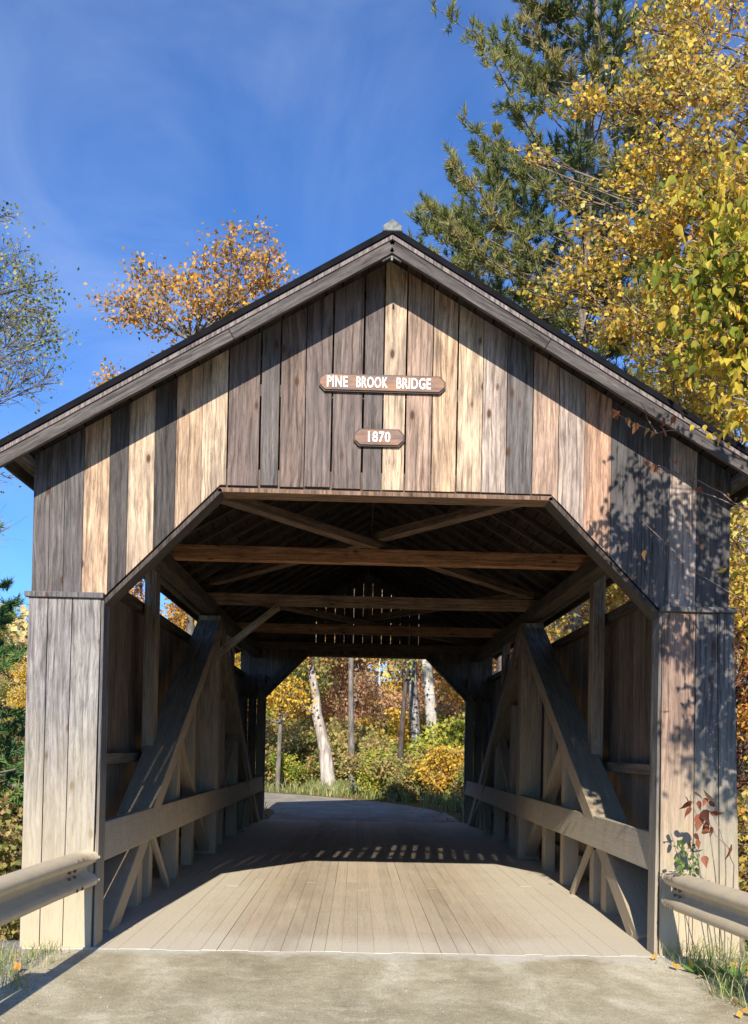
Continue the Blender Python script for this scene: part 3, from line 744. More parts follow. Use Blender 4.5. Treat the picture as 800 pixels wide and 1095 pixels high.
def pine(name, label, base, H, r, crown0, seed, width, needle_l=.16, needle_w=.022, mat='needle', per=16, lean=(0, 0), dead=True, group=None, density=1.0, cone=False, cat='pine tree', skip=None):
    rng = np.random.default_rng(seed); tb = Tubes(); n = 14
    tz = np.linspace(0, 1, n); tr = np.stack([lean[0]*tz+.12*np.sin(tz*5+seed), lean[1]*tz+.1*np.sin(tz*4), H*tz-.3], 1)
    tb.add(tr, r, r*.12, 9); TP = []; TD = []; TC = []
    z = crown0*.55 if dead else crown0
    while z < H*.99:
        t = z/H; rel = (z-crown0)/(H-crown0)
        c = at(tr, min(t, .999))
        for q in range(rng.integers(3, 6)):
            an = rng.uniform(0, 2*math.pi)
            if rel < 0:
                Lb = rng.uniform(.3, .8)*width*.6; el = rng.uniform(-.35, .2)
            else:
                prof = (1-rel) if cone else math.sin(min(1, rel*1.1+.12)*math.pi)**.6*.9+.1
                if not cone and rel > .75: prof *= (1-rel)*2.6+.35
                Lb = width*prof*rng.uniform(.55, 1.1); el = rng.uniform(-.1, .35)+rel*.5
            d = np.array([math.cos(an)*math.cos(el), math.sin(an)*math.cos(el), math.sin(el)])
            br = bez(c, c+d*Lb, rng, .12, -.03, 8); br[:, 2] += np.linspace(0, 1, 8)**2*Lb*(.16 if not cone else -.05)
            tb.add(br, max(.012, r*.16*(1-t)+.01), .008, 4)
            if rel < 0:
                for k in range(5):
                    s0 = at(br, rng.uniform(.3, .95)); tb.add(bez(s0, s0+unit(rng.normal(size=3))*Lb*.3, rng, .3, 0, 4), .009, .004, 3)
                continue
            m = int((3+Lb*4.2)*density); cb0 = rng.uniform(.1, .8)
            for k in range(m):
                tq = rng.uniform(.3, 1.0); s0 = at(br, tq)
                side = unit(rng.normal(size=3)*np.array([1, 1, .5])+d*.8+np.array([0, 0, .25]))
                e = s0+side*rng.uniform(.12, .42)*min(1.2, Lb*.45)*(1.2-tq*.5)
                tb.add(bez(s0, e, rng, .25, 0, 4), .008, .004, 3)
                dd = unit(e-s0+np.array([0, 0, .25 if not cone else 0]))
                for w in range(2):
                    TP.append(e-(e-s0)*w*.35); TD.append(dd); TC.append(cb0)
        z += rng.uniform(.28, .5)*(1 if rel > 0 else 1.5)
    root = empty(name, base); tag(root, label, cat, group)
    link('trunk', tb.mesh('trunk', M['bark_pine']), root)
    P = np.array(TP); D = np.array(TD); cb = np.array(TC)
    v, f, a = needle_arrays(P, D, needle_l, needle_w, per, rng, cb)
    link('crown', np_mesh('crown', v, f, M[mat], False, a), root)
    return root

def gz(x, y): return float(height(np.array([x]), np.array([y]))[0])
def crown_clusters(specs, base):
    """specs: photo point u, v at depth D with radii in metres -> clusters relative to base"""
    out = []
    for (u, v, D, rx, ry, rz, n) in specs:
        p = W(u, v, D); out.append((p.x-base[0], p.y-base[1], p.z-base[2], rx, ry, rz, n))
    return out
def trunkline(H, lean=(0, 0), n=8, wob=.1, seed=0):
    t = np.linspace(0, 1, n)
    return np.stack([lean[0]*t+wob*np.sin(t*4+seed), lean[1]*t+wob*np.cos(t*3.3+seed)-wob*math.cos(seed), H*t-.3*(1-t)], 1)

# --- orange maple behind the bridge on the left
b = (-5.3, 20.5, gz(-5.3, 20.5))
broadleaf('maple_tree', 'sparse orange maple rising behind the left slope of the bridge roof', 'maple tree', b, trunkline(13.2-b[2], (.3, 0), 9, .15), .17, .04,
    crown_clusters([(262, 262, 28, 1.1, 1.3, .55, 50), (235, 290, 28.5, 1.0, 1.2, .7, 55), (290, 285, 27.5, .8, 1.0, .55, 34), (215, 325, 28, .9, 1.2, .6, 50), (275, 300, 28, .9, 1, .6, 30), (150, 320, 28, .8, 1, .5, 26), (245, 320, 28, .8, 1, .5, 26),
        (165, 300, 28.5, .95, 1.2, .45, 34), (130, 325, 28, 1.0, 1.1, .5, 34), (170, 340, 28, 1.0, 1.2, .5, 34), (195, 300, 28, .6, .8, .5, 20), (255, 330, 29, 1.0, 1.2, .7, 34), (145, 280, 28, .4, .5, .35, 7), (112, 405, 29, .5, .6, .45, 16), (200, 400, 29, 1.4, 1.2, .9, 40),
        (190, 470, 29, 1.2, 1.2, .9, 24), (205, 645, 28.5, .6, .9, .6, 9)], b),
    M['leaf_orange'], M['bark'], .12, 9, 21, spread=.17, twig_r=.010, lim_r=.045)

# --- olive leaved birch at the left edge
b = (-8.2, 9.0, gz(-8.2, 9.0))
broadleaf('birch_tree', 'fine twigged tree with sparse olive leaves at the left edge of the sky', 'birch tree', b, trunkline(10.5-b[2], (.5, -.3), 9, .12, 2), .13, .03,
    crown_clusters([(-5, 265, 17, .8, .9, .8, 34), (10, 310, 17, .8, .9, .7, 40), (35, 345, 17, .6, .7, .45, 34), (50, 325, 17, .35, .5, .35, 12), (5, 380, 17.5, .6, .7, .5, 14), (-30, 340, 17, 1.0, 1.0, 1.3, 50), (20, 275, 17, .4, .5, .4, 12), (45, 300, 17, .4, .5, .4, 22), (60, 350, 17, .35, .5, .3, 18), (20, 340, 17, .6, .6, .5, 30), (40, 380, 17, .5, .6, .4, 18), (5, 235, 17, .4, .5, .3, 14)], b) +
    crown_clusters([(-40, 440, 17, .6, .8, .5, 10), (-60, 240, 17, 1.0, 1.0, 1.2, 40), (-150, 300, 17.5, 1.2, 1.2, 1.2, 50), (-200, 380, 17, 1.1, 1.1, .9, 40), (-130, 400, 16, 1.0, 1.0, .8, 30), (-110, 220, 17, .8, .8, .8, 30)], b),
    M['leaf_olive'], M['bark'], .066, 6, 5, spread=.12, twig_r=.006, lim_r=.03)
# bare lower twigs of the same kind, on a second small tree
b = (-8.9, 6.6, gz(-8.9, 6.6))
broadleaf('birch_tree', 'nearly bare dark twigged sapling left of the bridge eave', 'birch tree', b, trunkline(8.5-b[2], (.4, .2), 8, .1, 4), .08, .02,
    crown_clusters([(15, 410, 15, .9, .7, .5, 60), (5, 375, 15, .9, .7, .6, 50), (40, 395, 15, .6, .6, .4, 40), (20, 330, 15, .7, .6, .5, 40), (5, 500, 15, .6, .6, .7, 16), (10, 560, 15, .6, .6, .5, 10)], b),
    M['leaf_olive'], M['bark'], .05, 2, 6, spread=.06, twig_r=.006, lim_r=.025)

# --- conifer low on the left with bushes below
b = (-8.15, 13.0, gz(-8.15, 13.0))
pine('spruce_tree', 'green conifer just left of the bridge, its branches reaching the wing', b, 10.2, .14, 1.0, 33, 4.0, .20, .03, 'needle2', 16, (0, 0), False, None, 2.1, True, 'conifer')

# --- pines on the right behind the bridge
b = (5.1, 15.5, gz(5.1, 15.5))
pine('pine_tree', 'tall pine with bare lower trunk rising behind the right roof slope', b, 26.5, .21, 10.0, 41, 4.5, .20, .028, 'needle', 16, (.1, .2), True, None, 1.8)
b = (4.0, 21.0, gz(4.0, 21.0))
pine('pine_tree', 'smaller pine nearest the roof ridge, left of the tall pine', b, 20.5, .14, 10.5, 44, 3.5, .20, .028, 'needle', 16, (-.3, 0), True, None, 1.7)
b = (9.2, 22.0, gz(9.2, 22.0))
pine('pine_tree', 'dense pine partly hidden behind the yellow leaves at upper right', b, 27, .22, 8.0, 45, 4.8, .28, .04, 'needle', 14, (.1, 0), True, None, 1.3)

# --- yellow trees on the right
b = (8.6, 5.6, gz(8.6, 5.6))
broadleaf('yellow_tree', 'big yellow leaved tree spreading over the right end of the bridge roof', 'birch tree', b, trunkline(12.5-b[2], (-.9, 0), 10, .15, 3), .19, .05,
    crown_clusters([(770, 40, 15, 1.2, 1.3, 1, 84), (715, 90, 14.5, 0.7, 0.9, 0.45, 47), (780, 130, 14, 1.1, 1.2, 0.8, 92), (655, 95, 15, 0.7, 0.7, 0.22, 20), (610, 100, 15.5, 0.5, 0.5, 0.16, 9), (700, 165, 14.5, 0.8, 0.8, 0.35, 47),
        (765, 205, 13.5, 0.9, 1, 0.5, 70), (710, 240, 14, 0.8, 0.9, 0.35, 53), (650, 255, 14.5, 0.8, 0.8, 0.26, 30), (605, 285, 15, 0.6, 0.7, 0.2, 17), (655, 190, 14.5, 0.4, 0.5, 0.15, 7), (740, 300, 13.5, 0.8, 0.9, 0.35, 47), (790, 270, 13.5, 0.9, 0.9, 0.7, 56), (690, 335, 14, 0.7, 0.8, 0.3, 36), (760, 350, 13.5, 0.7, 0.8, 0.3, 36),
        (850, 100, 14, 1.4, 1.4, 1.6, 84), (860, 260, 14, 1.3, 1.3, 1.5, 84), (730, 25, 15.5, 0.8, 0.9, 0.4, 36), (680, 25, 15.5, 0.5, 0.6, 0.2, 9), (560, 170, 15.5, 0.4, 0.5, 0.12, 5), (575, 315, 15.5, 0.5, 0.6, 0.18, 9), (640, 300, 14.5, 0.7, 0.8, 0.22, 22), (600, 205, 15.5, 0.4, 0.5, 0.12, 5)], b),
    M['leaf_yellow'], M['twig'], .078, 17, 51, clump=1.0, spread=.09, twig_r=.009, lim_r=.035)
b = (7.4, 12.5, gz(7.4, 12.5))
broadleaf('yellow_tree', 'golden tree behind the right eave, leaves seen through the side opening', 'birch tree', b, trunkline(7.5-b[2], (-.2, .2), 9, .12, 7), .12, .03,
    crown_clusters([(700, 350, 19, 1.1, .9, .7, 60), (650, 340, 19.5, .9, .9, .6, 40), (780, 430, 17.5, 1.1, 1.0, .8, 60), (720, 400, 18, 1.1, 1.0, .8, 50), (760, 390, 18, 1.0, 1.0, .7, 50), (790, 330, 18.5, .9, .9, .7, 36), (740, 440, 19, 1.0, .9, .7, 40), (800, 460, 18, 1.0, .9, .8, 44), (660, 610, 20, 1.3, 1.0, .7, 55), (610, 650, 20.5, 1.3, 1.0, .8, 55),
        (790, 560, 18, .9, .9, .9, 50), (690, 660, 19, 1.2, 1.0, .9, 44), (620, 720, 21, 1.5, 1.0, .9, 40), (800, 650, 17, .8, .8, 1.0, 50)], b),
    M['leaf_yellow'], M['twig'], .095, 14, 52, spread=.14, twig_r=.009, lim_r=.03)
b = (5.6, 5.2, gz(5.6, 5.2))
broadleaf('shrub', 'tangled yellow and rust shrub beside the outer edge of the right wing', 'shrub', b, trunkline(4.3-b[2], (-.2, .1), 8, .12, 9), .05, .015,
    crown_clusters([(800, 570, 13, .5, .7, .5, 30), (800, 640, 13, .5, .8, .6, 34), (800, 860, 13, .5, .8, .5, 36), (850, 640, 13, .7, .8, .7, 40), (860, 800, 13, .7, .8, .8, 40), (800, 930, 13, .5, .8, .4, 20)], b),
    M['leaf_yellow'], M['twig'], .085, 12, 53, spread=.13, twig_r=.008, lim_r=.018)
b = (6.1, 7.4, gz(6.1, 7.4))
broadleaf('shrub', 'dark rust red shrub behind the yellow one, right of the bridge wing', 'shrub', b, trunkline(3.6-b[2], (-.2, .1), 8, .12, 9), .05, .015,
    crown_clusters([(800, 720, 15, .7, .8, .7, 40), (800, 800, 15, .7, .8, .7, 40), (850, 740, 15, .7, .8, .7, 40), (800, 660, 15.5, .6, .7, .5, 20), (820, 890, 15, .9, .8, .6, 40)], b),
    M['leaf_rust'], M['twig'], .09, 12, 54, spread=.13, twig_r=.008, lim_r=.018)

# --- near tree on the right: broad green and yellow leaves overhanging, throws the leaf shadow on the wing
b = (5.4, -2.6, gz(5.4, -2.6))
nt_cl = []
extra = ((1.95, -2.1, 4.7, .32, .25, .2, 9), (1.85, -1.9, 4.35, .3, .25, .18, 8), (2.1, -2.0, 3.85, .22, .2, .16, 7), (2.2, -2.3, 4.95, .35, .3, .2, 8), (2.35, -1.9, 4.3, .3, .3, .3, 10), (2.55, -1.7, 2.9, .2, .25, .2, 7), (2.75, -1.6, 2.6, .22, .25, .2, 8), (2.95, -1.9, 3.3, .3, .3, .35, 10), (2.15, -4.0, 3.95, .22, .3, .3, 8), (2.4, -4.1, 4.4, .3, .3, .35, 11), (2.2, -4.0, 4.9, .25, .3, .3, 8), (2.6, -4.0, 3.75, .25, .3, .25, 9), (2.05, -2.1, 4.35, .3, .3, .35, 10), (2.15, -2.3, 4.75, .3, .3, .3, 10), (1.75, -2.0, 4.75, .2, .2, .12, 4), (2.0, -2.2, 5.2, .3, .3, .2, 7))
for (x, y, z, rx, ry, rz, n) in ((2.15, -2.2, 4.55, .40, .3, .30, 11), (2.0, -2.0, 4.15, .28, .25, .22, 7), (2.45, -2.2, 4.0, .35, .3, .30, 12), (2.75, -2.3, 4.5, .4, .3, .35, 12), (2.45, -2.1, 3.45, .22, .3, .25, 8), (2.75, -2.1, 3.7, .32, .3, .32, 12), (2.72, -2.0, 3.1, .28, .25, .22, 9),
                                (3.1, -2.3, 4.1, .4, .4, .5, 16), (2.5, -2.4, 5.1, .5, .3, .35, 9), (3.3, -2.3, 3.3, .4, .4, .5, 12), (2.62, -1.9, 2.82, .16, .2, .12, 4))+extra:
    nt_cl.append((x-b[0], y-b[1], z-b[2], rx, ry, rz, n))
broadleaf('maple_tree', 'near tree with broad green leaves hanging in at the right edge', 'maple tree', b, trunkline(6.3-b[2], (-.6, .2), 9, .08, 1), .09, .03, nt_cl,
    M['leaf_green'], M['twig'], .068, 17, 61, 'broad', spread=.085, twig_r=.0045, lim_r=.016, droop=.9)

# --- thin twigs with a few brown leaves hanging before the right rake
def sprig(name, label, cat, paths, leaves, lsize, mat, tw=.005, seed=3, bark='twig', base=None, shape='broad', cb=.4):
    rng = np.random.default_rng(seed); tb = Tubes(); base = np.array(base if base is not None else paths[0][0])
    for p in paths: 
        p = np.array(p, float)-base; q = []
        for i in range(len(p)-1):
            for t in np.linspace(0, 1, 4, endpoint=False): q.append(p[i]+(p[i+1]-p[i])*t+rng.normal(0, .006, 3))
        q.append(p[-1]); tb.add(np.array(q), tw, tw*.35, 4)
    root = empty(name, tuple(base)); tag(root, label, cat)
    link('stem', tb.mesh('stem', M[bark]), root)
    P = np.array(leaves, float)-base
    v, f, a = leaf_arrays(P, lsize, rng, 1.1, shape, np.full(len(P), cb), .1)
    link('leaves', np_mesh('leaves', v, f, M[mat], False, a), root)
    return root
w = lambda u, v, D: tuple(W(u, v, D))
sprig('twig', 'bare twig with curled brown leaves hanging before the right rake board', 'branch', [[w(900, 430, 6.6), w(820, 450, 6.8), w(760, 455, 7.1), (w(700, 463, 7.2)), w(655, 440, 7.2)], [w(700, 463, 7.2), w(685, 430, 7.2)]],
      [w(q, r, 7.15) for q, r in ((655, 440), (672, 446), (682, 452), (695, 458), (700, 462), (706, 455), (712, 448), (660, 444), (722, 445), (730, 440))], .075, 'leaf_rust', .006, 4, cb=.6)
sprig('twig', 'long thin twigs crossing the shaded boards under the right eave', 'branch', [[w(900, 560, 6.6), w(800, 545, 7.0), w(750, 525, 7.3), w(710, 500, 7.4), w(690, 492, 7.4)], [w(800, 545, 7.0), w(745, 512, 7.3), w(705, 502, 7.4)],
      [w(900, 640, 6.7), w(810, 650, 7.2), w(745, 612, 7.4), w(690, 560, 7.45)], [w(745, 525, 7.3), w(720, 505, 7.3), w(716, 490, 7.3)]],
      [w(q, r, 7.2) for q, r in ((690, 492), (697, 498), (738, 513), (745, 522), (786, 535), (790, 540), (722, 492), (742, 560), (690, 588), (780, 528))], .06, 'leaf_rust', .005, 5, cb=.55)
# sapling with rust leaves by the right guardrail
g0 = (2.75, -.35, -.02)
sprig('sapling', 'leggy sapling with red brown leaves before the right wing', 'sapling', [[g0, w(760, 890, 7.6), w(745, 870, 7.6), w(738, 850, 7.6)], [g0, w(775, 905, 7.6), w(757, 880, 7.6), (w(750, 872, 7.6))], [(2.68, -.33, -.02), w(748, 920, 7.6), w(741, 905, 7.6)], [(2.8, -.33, -.02), w(787, 925, 7.6), w(770, 890, 7.6), w(757, 848, 7.6)]],
      [w(q, r, 7.58) for q, r in ((733, 852), (738, 856), (742, 848), (748, 856), (755, 853), (760, 862), (763, 855), (740, 864), (745, 880), (748, 870), (752, 866), (760, 884), (757, 890), (745, 898), (738, 900), (753, 915), (760, 868), (750, 890), (768, 870), (782, 902), (742, 892))], .10, 'leaf_rust', .005, 6, cb=.45)
sprig('weed', 'feathery green weed growing up behind the right guardrail', 'weed', [[(2.5, -.2, 0), w(741, 935, 7.7), w(740, 895, 7.7)], [(2.5, -.2, 0), w(730, 930, 7.7), w(725, 905, 7.7)]],
      [w(735+rnd.uniform(-12, 12), 915+rnd.uniform(-18, 20), 7.7) for _ in range(70)], .05, 'grass', .003, 8, shape='kite', cb=.2)

# --- grasses and low weeds
def grass_clump(pts, hmin, hmax, wd, rng, per, lean=.45):
    V = []; n = 0
    P = np.repeat(np.array(pts), per, 0); m = len(P)
    P = P+np.c_[rng.normal(0, .045, (m, 2)), np.zeros(m)]
    h = rng.uniform(hmin, hmax, (m, 1)); d = np.c_[rng.normal(0, lean, (m, 2)), np.ones(m)]*h
    s = unit(np.c_[rng.normal(size=(m, 2)), np.zeros(m)])*wd
    mid = P+d*np.array([.35, .35, .62]); tip = P+d*np.array([1, 1, .9])
    v = np.stack([P-s, P+s, mid+s*.7, mid-s*.7, tip], 1).reshape(-1, 3)
    b5 = (np.arange(m)*5)[:, None]
    f = np.concatenate([b5+np.array([[0, 1, 2]]), b5+np.array([[0, 2, 3]]), b5+np.array([[3, 2, 4]])])
    return v, f, np.repeat(rng.uniform(0, 1, m), 5)
rg = np.random.default_rng(5)
def verge(name, pts, hmin, hmax, wd, per, mat=M['grass'], lean=.45):
    v, f, a = grass_clump(pts, hmin, hmax, wd, rg, per, lean); return tag(link(name, np_mesh(name, v, f, mat, False, a)), 'grass growing along the road verge', 'grass', kind='stuff')
pl = [(x, y, gz(x, y)) for x, y in zip(rg.uniform(-3.6, -2.45, 60), rg.uniform(-1.7, -.15, 60))]
tag(verge('grass', pl, .04, .16, .003, 14), 'short green grass on gravel below the left guardrail')
pr = [(x, y, gz(x, y)) for x, y in zip(rg.uniform(2.35, 3.5, 105), rg.uniform(-1.9, -.04, 105))]
tag(verge('grass', pr, .05, .30, .003, 12, lean=.65), 'tall mixed grass and weeds below the right guardrail')
pf = []
while len(pf) < 1500:
    x, y = rg.uniform(-9, 9), rg.uniform(14.8, 40)
    dd = np.min(np.hypot(x-far_np[:, 0], y-far_np[:, 1]))
    if 2.5 < dd < 7: pf.append((x, y, gz(x, y)))
tag(verge('grass', pf, .15, .55, .012, 9), 'tall yellowing grass along the road beyond the bridge')
# broad-leaved weeds right
for i, (u, v, lab) in enumerate(((748, 1030, 'broad leafed green weed at the road edge right, left of its twin'), (785, 1035, 'broad leafed green weed at the extreme right of the road edge'))):
    # place on the ground
    D = 1.66/((v-797)/1061.0); p = W(u, v, D); rng = np.random.default_rng(70+i)
    n = 9; an = rng.uniform(0, 6.28, n); V = []; Fc = []; A = []
    for k in range(n):
        d = np.array([math.cos(an[k]), math.sin(an[k]), rng.uniform(.15, .6)]); d /= np.linalg.norm(d)
        s = np.array([-math.sin(an[k]), math.cos(an[k]), 0]); nn = np.cross(s, d); sz = rng.uniform(.09, .15)
        for q in BROAD: V.append(sz*(q[0]*1.1*s+q[1]*d+q[2]*nn)+np.array([0, 0, .01]))
        for f3 in BROAD_F: Fc.append(f3+k*9)
        A += [rng.uniform()]*9
    tag(link('weed', np_mesh('weed', np.array(V), np.array(Fc), M['plantain'], True, np.array(A)), None, (p.x, p.y, .0)), lab, 'weed')
# fallen leaves scattered on the verge and far road
fp = [(x, y, gz(x, y)+.02) for x, y in zip(rg.uniform(2.2, 3.4, 40), rg.uniform(-2.2, -.2, 40))] + [(x, y, gz(x, y)+.02) for x, y in zip(rg.uniform(-3.6, -2.3, 22), rg.uniform(-2.0, -.2, 22))]
fp = np.array(fp + [(x, y, max(gz(x, y), 0)+.03) for x, y in zip(rg.uniform(-6, 6, 1500), rg.uniform(14.9, 33, 1500)) if abs(x+max(0, y-18)*.35) > 1.6])
v, f, a = leaf_arrays(fp, .075, rg, .05, 'kite', np.full(len(fp), .5), 1.5)
tag(link('fallen_leaves', np_mesh('fallen_leaves', v, f, M['leaf_orange'], False, a)), 'scattered brown and orange fallen leaves along the road edges', 'fallen leaves', kind='stuff')
# gravel
gp = np.array([(x, y, 0) for x, y in zip(np.concatenate([rg.uniform(-4, -2.1, 1500), rg.uniform(2.1, 3.6, 1500), rg.uniform(-2.6, 2.6, 900)]), np.concatenate([rg.uniform(-3.2, -.05, 1500), rg.uniform(-3.2, -.05, 1500), rg.uniform(-3, -.05, 900)]))])
gp[:, 2] = np.maximum(height(gp[:, 0], gp[:, 1]), np.where(np.abs(gp[:, 0]) < 2.7, -.002, -9))
OCT = np.array([(1, 0, 0), (-1, 0, 0), (0, 1, 0), (0, -1, 0), (0, 0, .7), (0, 0, -.7)]); OF = np.array([(0, 2, 4), (2, 1, 4), (1, 3, 4), (3, 0, 4), (2, 0, 5), (1, 2, 5), (3, 1, 5), (0, 3, 5)])
gs = rg.lognormal(-5.45, .4, len(gp)); rr = rg.uniform(.6, 1.4, (len(gp), 6, 1))
V = gp[:, None]+gs[:, None, None]*OCT[None]*rr; Fc = (np.arange(len(gp))*6)[:, None, None]+OF[None]
tag(link('gravel', np_mesh('gravel', V.reshape(-1, 3), Fc.reshape(-1, 3), simple('pebbles', (.38, .35, .28), .9, 0, 25, .5, .2))), 'loose pale gravel and grit at the road edges', 'gravel', kind='stuff')

# ================================================================== GUARDRAILS
def guardrail(label, path, zc, inward, posts, zdrop=0):
    """W-beam: profile swept along path; inward = +1 when the road lies towards +x"""
    t = empty('guardrail', (path[0][0], path[0][1], 0)); tag(t, label, 'guardrail')
    prof = [(-.02, .155), (.012, .145), (.075, .125), (.083, .085), (.06, .055), (.0, .022), (-.005, 0), (.0, -.022), (.06, -.055), (.083, -.085), (.075, -.125), (.012, -.145), (-.02, -.155)]
    P = [Vector((x, y, 0)) for x, y in path]; V = []; Fc = []; m = len(prof)
    for th in (0, -.006):
        for i, p in enumerate(P):
            a = P[max(i-1, 0)]; b2 = P[min(i+1, len(P)-1)]; d = (b2-a).normalized(); nrm = Vector((d.y, -d.x, 0))
            if nrm.x*inward < 0: nrm = -nrm
            for (o, z) in prof: q = p+nrm*(o+th); V.append((q.x-P[0].x, q.y-P[0].y, z+zc(p.y)))
    nP = len(P)
    for L2 in range(2):
        for i in range(nP-1):
            for k in range(m-1):
                a = L2*nP*m+i*m+k; Fc.append((a, a+1, a+m+1, a+m))
    for i in range(nP-1):
        for k in (0, m-1):
            a = i*m+k; b2 = nP*m+a; Fc.append((a, a+m, b2+m, b2))
    for i in (0, nP-1):
        for k in range(m-1):
            a = i*m+k; b2 = nP*m+a; Fc.append((a, a+1, b2+1, b2))
    o = link('rail_beam', np_mesh('rail_beam', np.array(V), np.array(Fc), M['steel'], False), t)
    for yb in ((path[1][1]-.10, path[1][1]-.22) if path[0][1] < 5 else ()):
        for zz_ in (-.112, -.025, .025, .112):
            k = next(i for i in range(nP-1) if P[i+1].y <= yb); f_ = (P[k].y-yb)/(P[k].y-P[k+1].y); xb = P[k].x+(P[k+1].x-P[k].x)*f_
            bb = MB(); c = Vector((xb-P[0].x+inward*(.078 if abs(zz_) > .1 else .02), yb-P[0].y, zz_+zc(yb)))
            bb.beam(c-Vector((inward*.01, 0, 0)), c+Vector((inward*.012, 0, 0)), .026, .026, (.1, .1, .1)); bb.build('bolt', M['bolt'], o, .006)
    for x, y in posts:
        pb = MB(); zz = zc(y)
        pb.beam((x-P[0].x-inward*.10, y-P[0].y, -.4), (x-P[0].x-inward*.10, y-P[0].y, zz+.12), .15, .13, (.18, .16, .13)); po = pb.build('post', M['rail'], t, .008)
        bb = MB(); c = Vector((x-P[0].x+inward*.0, y-P[0].y, zz)); bb.beam(c, c+Vector((inward*.02, 0, 0)), .03, .03, (.1, .1, .1)); bb.build('bolt', M['bolt'], po, .006)
    return t
lp = [(-2.36, .02), (-2.38, -.3), (-2.42, -1), (-2.45, -2), (-2.5, -3.4), (-2.62, -5), (-2.9, -7), (-3.3, -9)]
guardrail('dusty steel guardrail on the left, ending at the left bridge wing', lp, lambda y: .635, 1, [(-2.47, -2.3), (-2.55, -4.3), (-2.85, -6.6)])
rp = [(2.40, -.10), (2.37, -.25), (2.36, -.6), (2.40, -1.4), (2.48, -2.4), (2.62, -4), (2.8, -5.5), (3.2, -8)]
guardrail('dusty steel guardrail on the right with weeds beneath it', rp, lambda y: .555+.03*min(1, -y), -1, [(2.47, -2.3), (2.66, -4.3), (2.95, -6.6)])
# far rails beyond the bridge
fr_ = [(2.45, 15.0), (2.5, 16), (2.7, 17.5), (3.1, 19), (3.9, 21)]
guardrail('grey steel guardrail beyond the far end of the bridge on the right', fr_, lambda y: .58, -1, [(2.55, 16), (3.1, 19)])
fl_ = [(-2.55, 15.0), (-2.65, 16), (-2.9, 17), (-3.6, 18.6)]
guardrail('grey steel guardrail stub beyond the far end of the bridge on the left', fl_, lambda y: .5, 1, [(-2.65, 16)])
# boulders and pale log behind
def boulder(label, loc, s, seed):
    import bmesh
    bm = bmesh.new(); bmesh.ops.create_icosphere(bm, subdivisions=3, radius=1)
    for v_ in bm.verts:
        k = 1+.35*noise.noise(v_.co*1.3+Vector((seed, 0, 0)))+.1*noise.noise(v_.co*4+Vector((seed, 3, 0))); v_.co = Vector((v_.co.x*s[0]*k, v_.co.y*s[1]*k, v_.co.z*s[2]*k))
    me = bpy.data.meshes.new('boulder'); bm.to_mesh(me); bm.free(); me.materials.append(M['rock'])
    tag(link('boulder', me, None, loc), label, 'boulder')
boulder('grey boulder at the road edge past the bridge, right side', (3.5, 17.6, .15), (.55, .45, .4), 3)
boulder('pinkish boulder on the bank left of the bridge wing', (-6.9, 8.0, gz(-6.9, 8)+.5), (.9, .8, .65), 8)

# ================================================================== FOREST BEYOND
# near named trunks seen through the portal
def big(name, label, cat, u, v, D, H, r, lean, mat, clusters, leafm, seed, lsize=.15, per=14, extra=None, lim=.05):
    p = W(u, v, D); b = (p.x, p.y, gz(p.x, p.y))
    t = trunkline(H, lean, 14, .3 if r > .3 else .16, seed); t[:, :2] -= t[0, :2]
    if name == 'sycamore_tree':
        q = [W(a_, c_, D)-Vector(b) for a_, c_ in ((353, 862), (351, 836), (348, 805), (344, 785), (339, 765), (338, 745), (334, 722), (331, 700), (334, 670), (330, 600), (336, 520))]
        t = np.array([(v_.x, (v_.y if k else 0)*.2, v_.z) for k, v_ in enumerate(q)]); r = np.array([.42, .30, .25, .215, .20, .165, .15, .14, .13, .11, .07])
    return broadleaf(name, label, cat, b, t, r, (r*.35 if np.isscalar(r) else 0), [(c[0], c[1], c[2], c[3], c[4], c[5], c[6]) for c in clusters], leafm, mat, lsize, per, seed, spread=.3, twig_r=.014, lim_r=lim)
big('sycamore_tree', 'thick pale trunked tree standing left of centre beyond the road', 'sycamore tree', 349, 832, 38, 13, .31, (-1.3, 0), M['bark_white'],
    [(-1.5, 0, 3.5, .8, .8, .5, 14), (-2.6, 0, 6.4, 1.3, 1.4, 1.2, 40), (.6, 0, 9.4, 1.6, 1.5, 1.3, 40), (-2.4, .5, 10, 2, 2, 1.5, 50), (-1, 0, 13, 2.2, 2.2, 1.6, 60)], M['leaf_yellow'], 101, .14, 10, lim=.11)
big('birch_tree', 'pale birch leaning left beyond the bridge, right one of a close pair', 'birch tree', 468, 800, 40, 15, .27, (-1.1, 0), M['bark_birch'],
    [(.4, 0, 9, 1.5, 1.5, 1.3, 40), (-2, 0, 11.5, 1.8, 1.8, 1.5, 50), (0, 0, 14.5, 2, 2, 1.5, 50)], M['leaf_yellow'], 102, .14, 12)
big('birch_tree', 'darker mottled birch close beside the pale leaning one', 'birch tree', 449, 800, 41.5, 15, .24, (-.5, 0), bark_mat('mottled_bark', (.12, .11, .10), (.50, .48, .45), .5, True),
    [(.4, 0, 9, 1.5, 1.5, 1.3, 30), (-1, 0, 12.5, 1.8, 1.8, 1.5, 50)], M['leaf_orange'], 103, .14, 12)
big('poplar_tree', 'slim straight grey trunk at the middle of the far wood', 'poplar tree', 378, 832, 36, 14, .13, (-.2, 0), M['bark'],
    [(.2, 0, 5.6, .7, .8, .5, 10), (-.7, 0, 6.8, .8, .9, .5, 12), (0, 0, 9, 1.4, 1.2, 1.3, 30), (0, 0, 12, 1.6, 1.5, 1.6, 50)], M['leaf_olive'], 104, .13, 10, lim=.03)
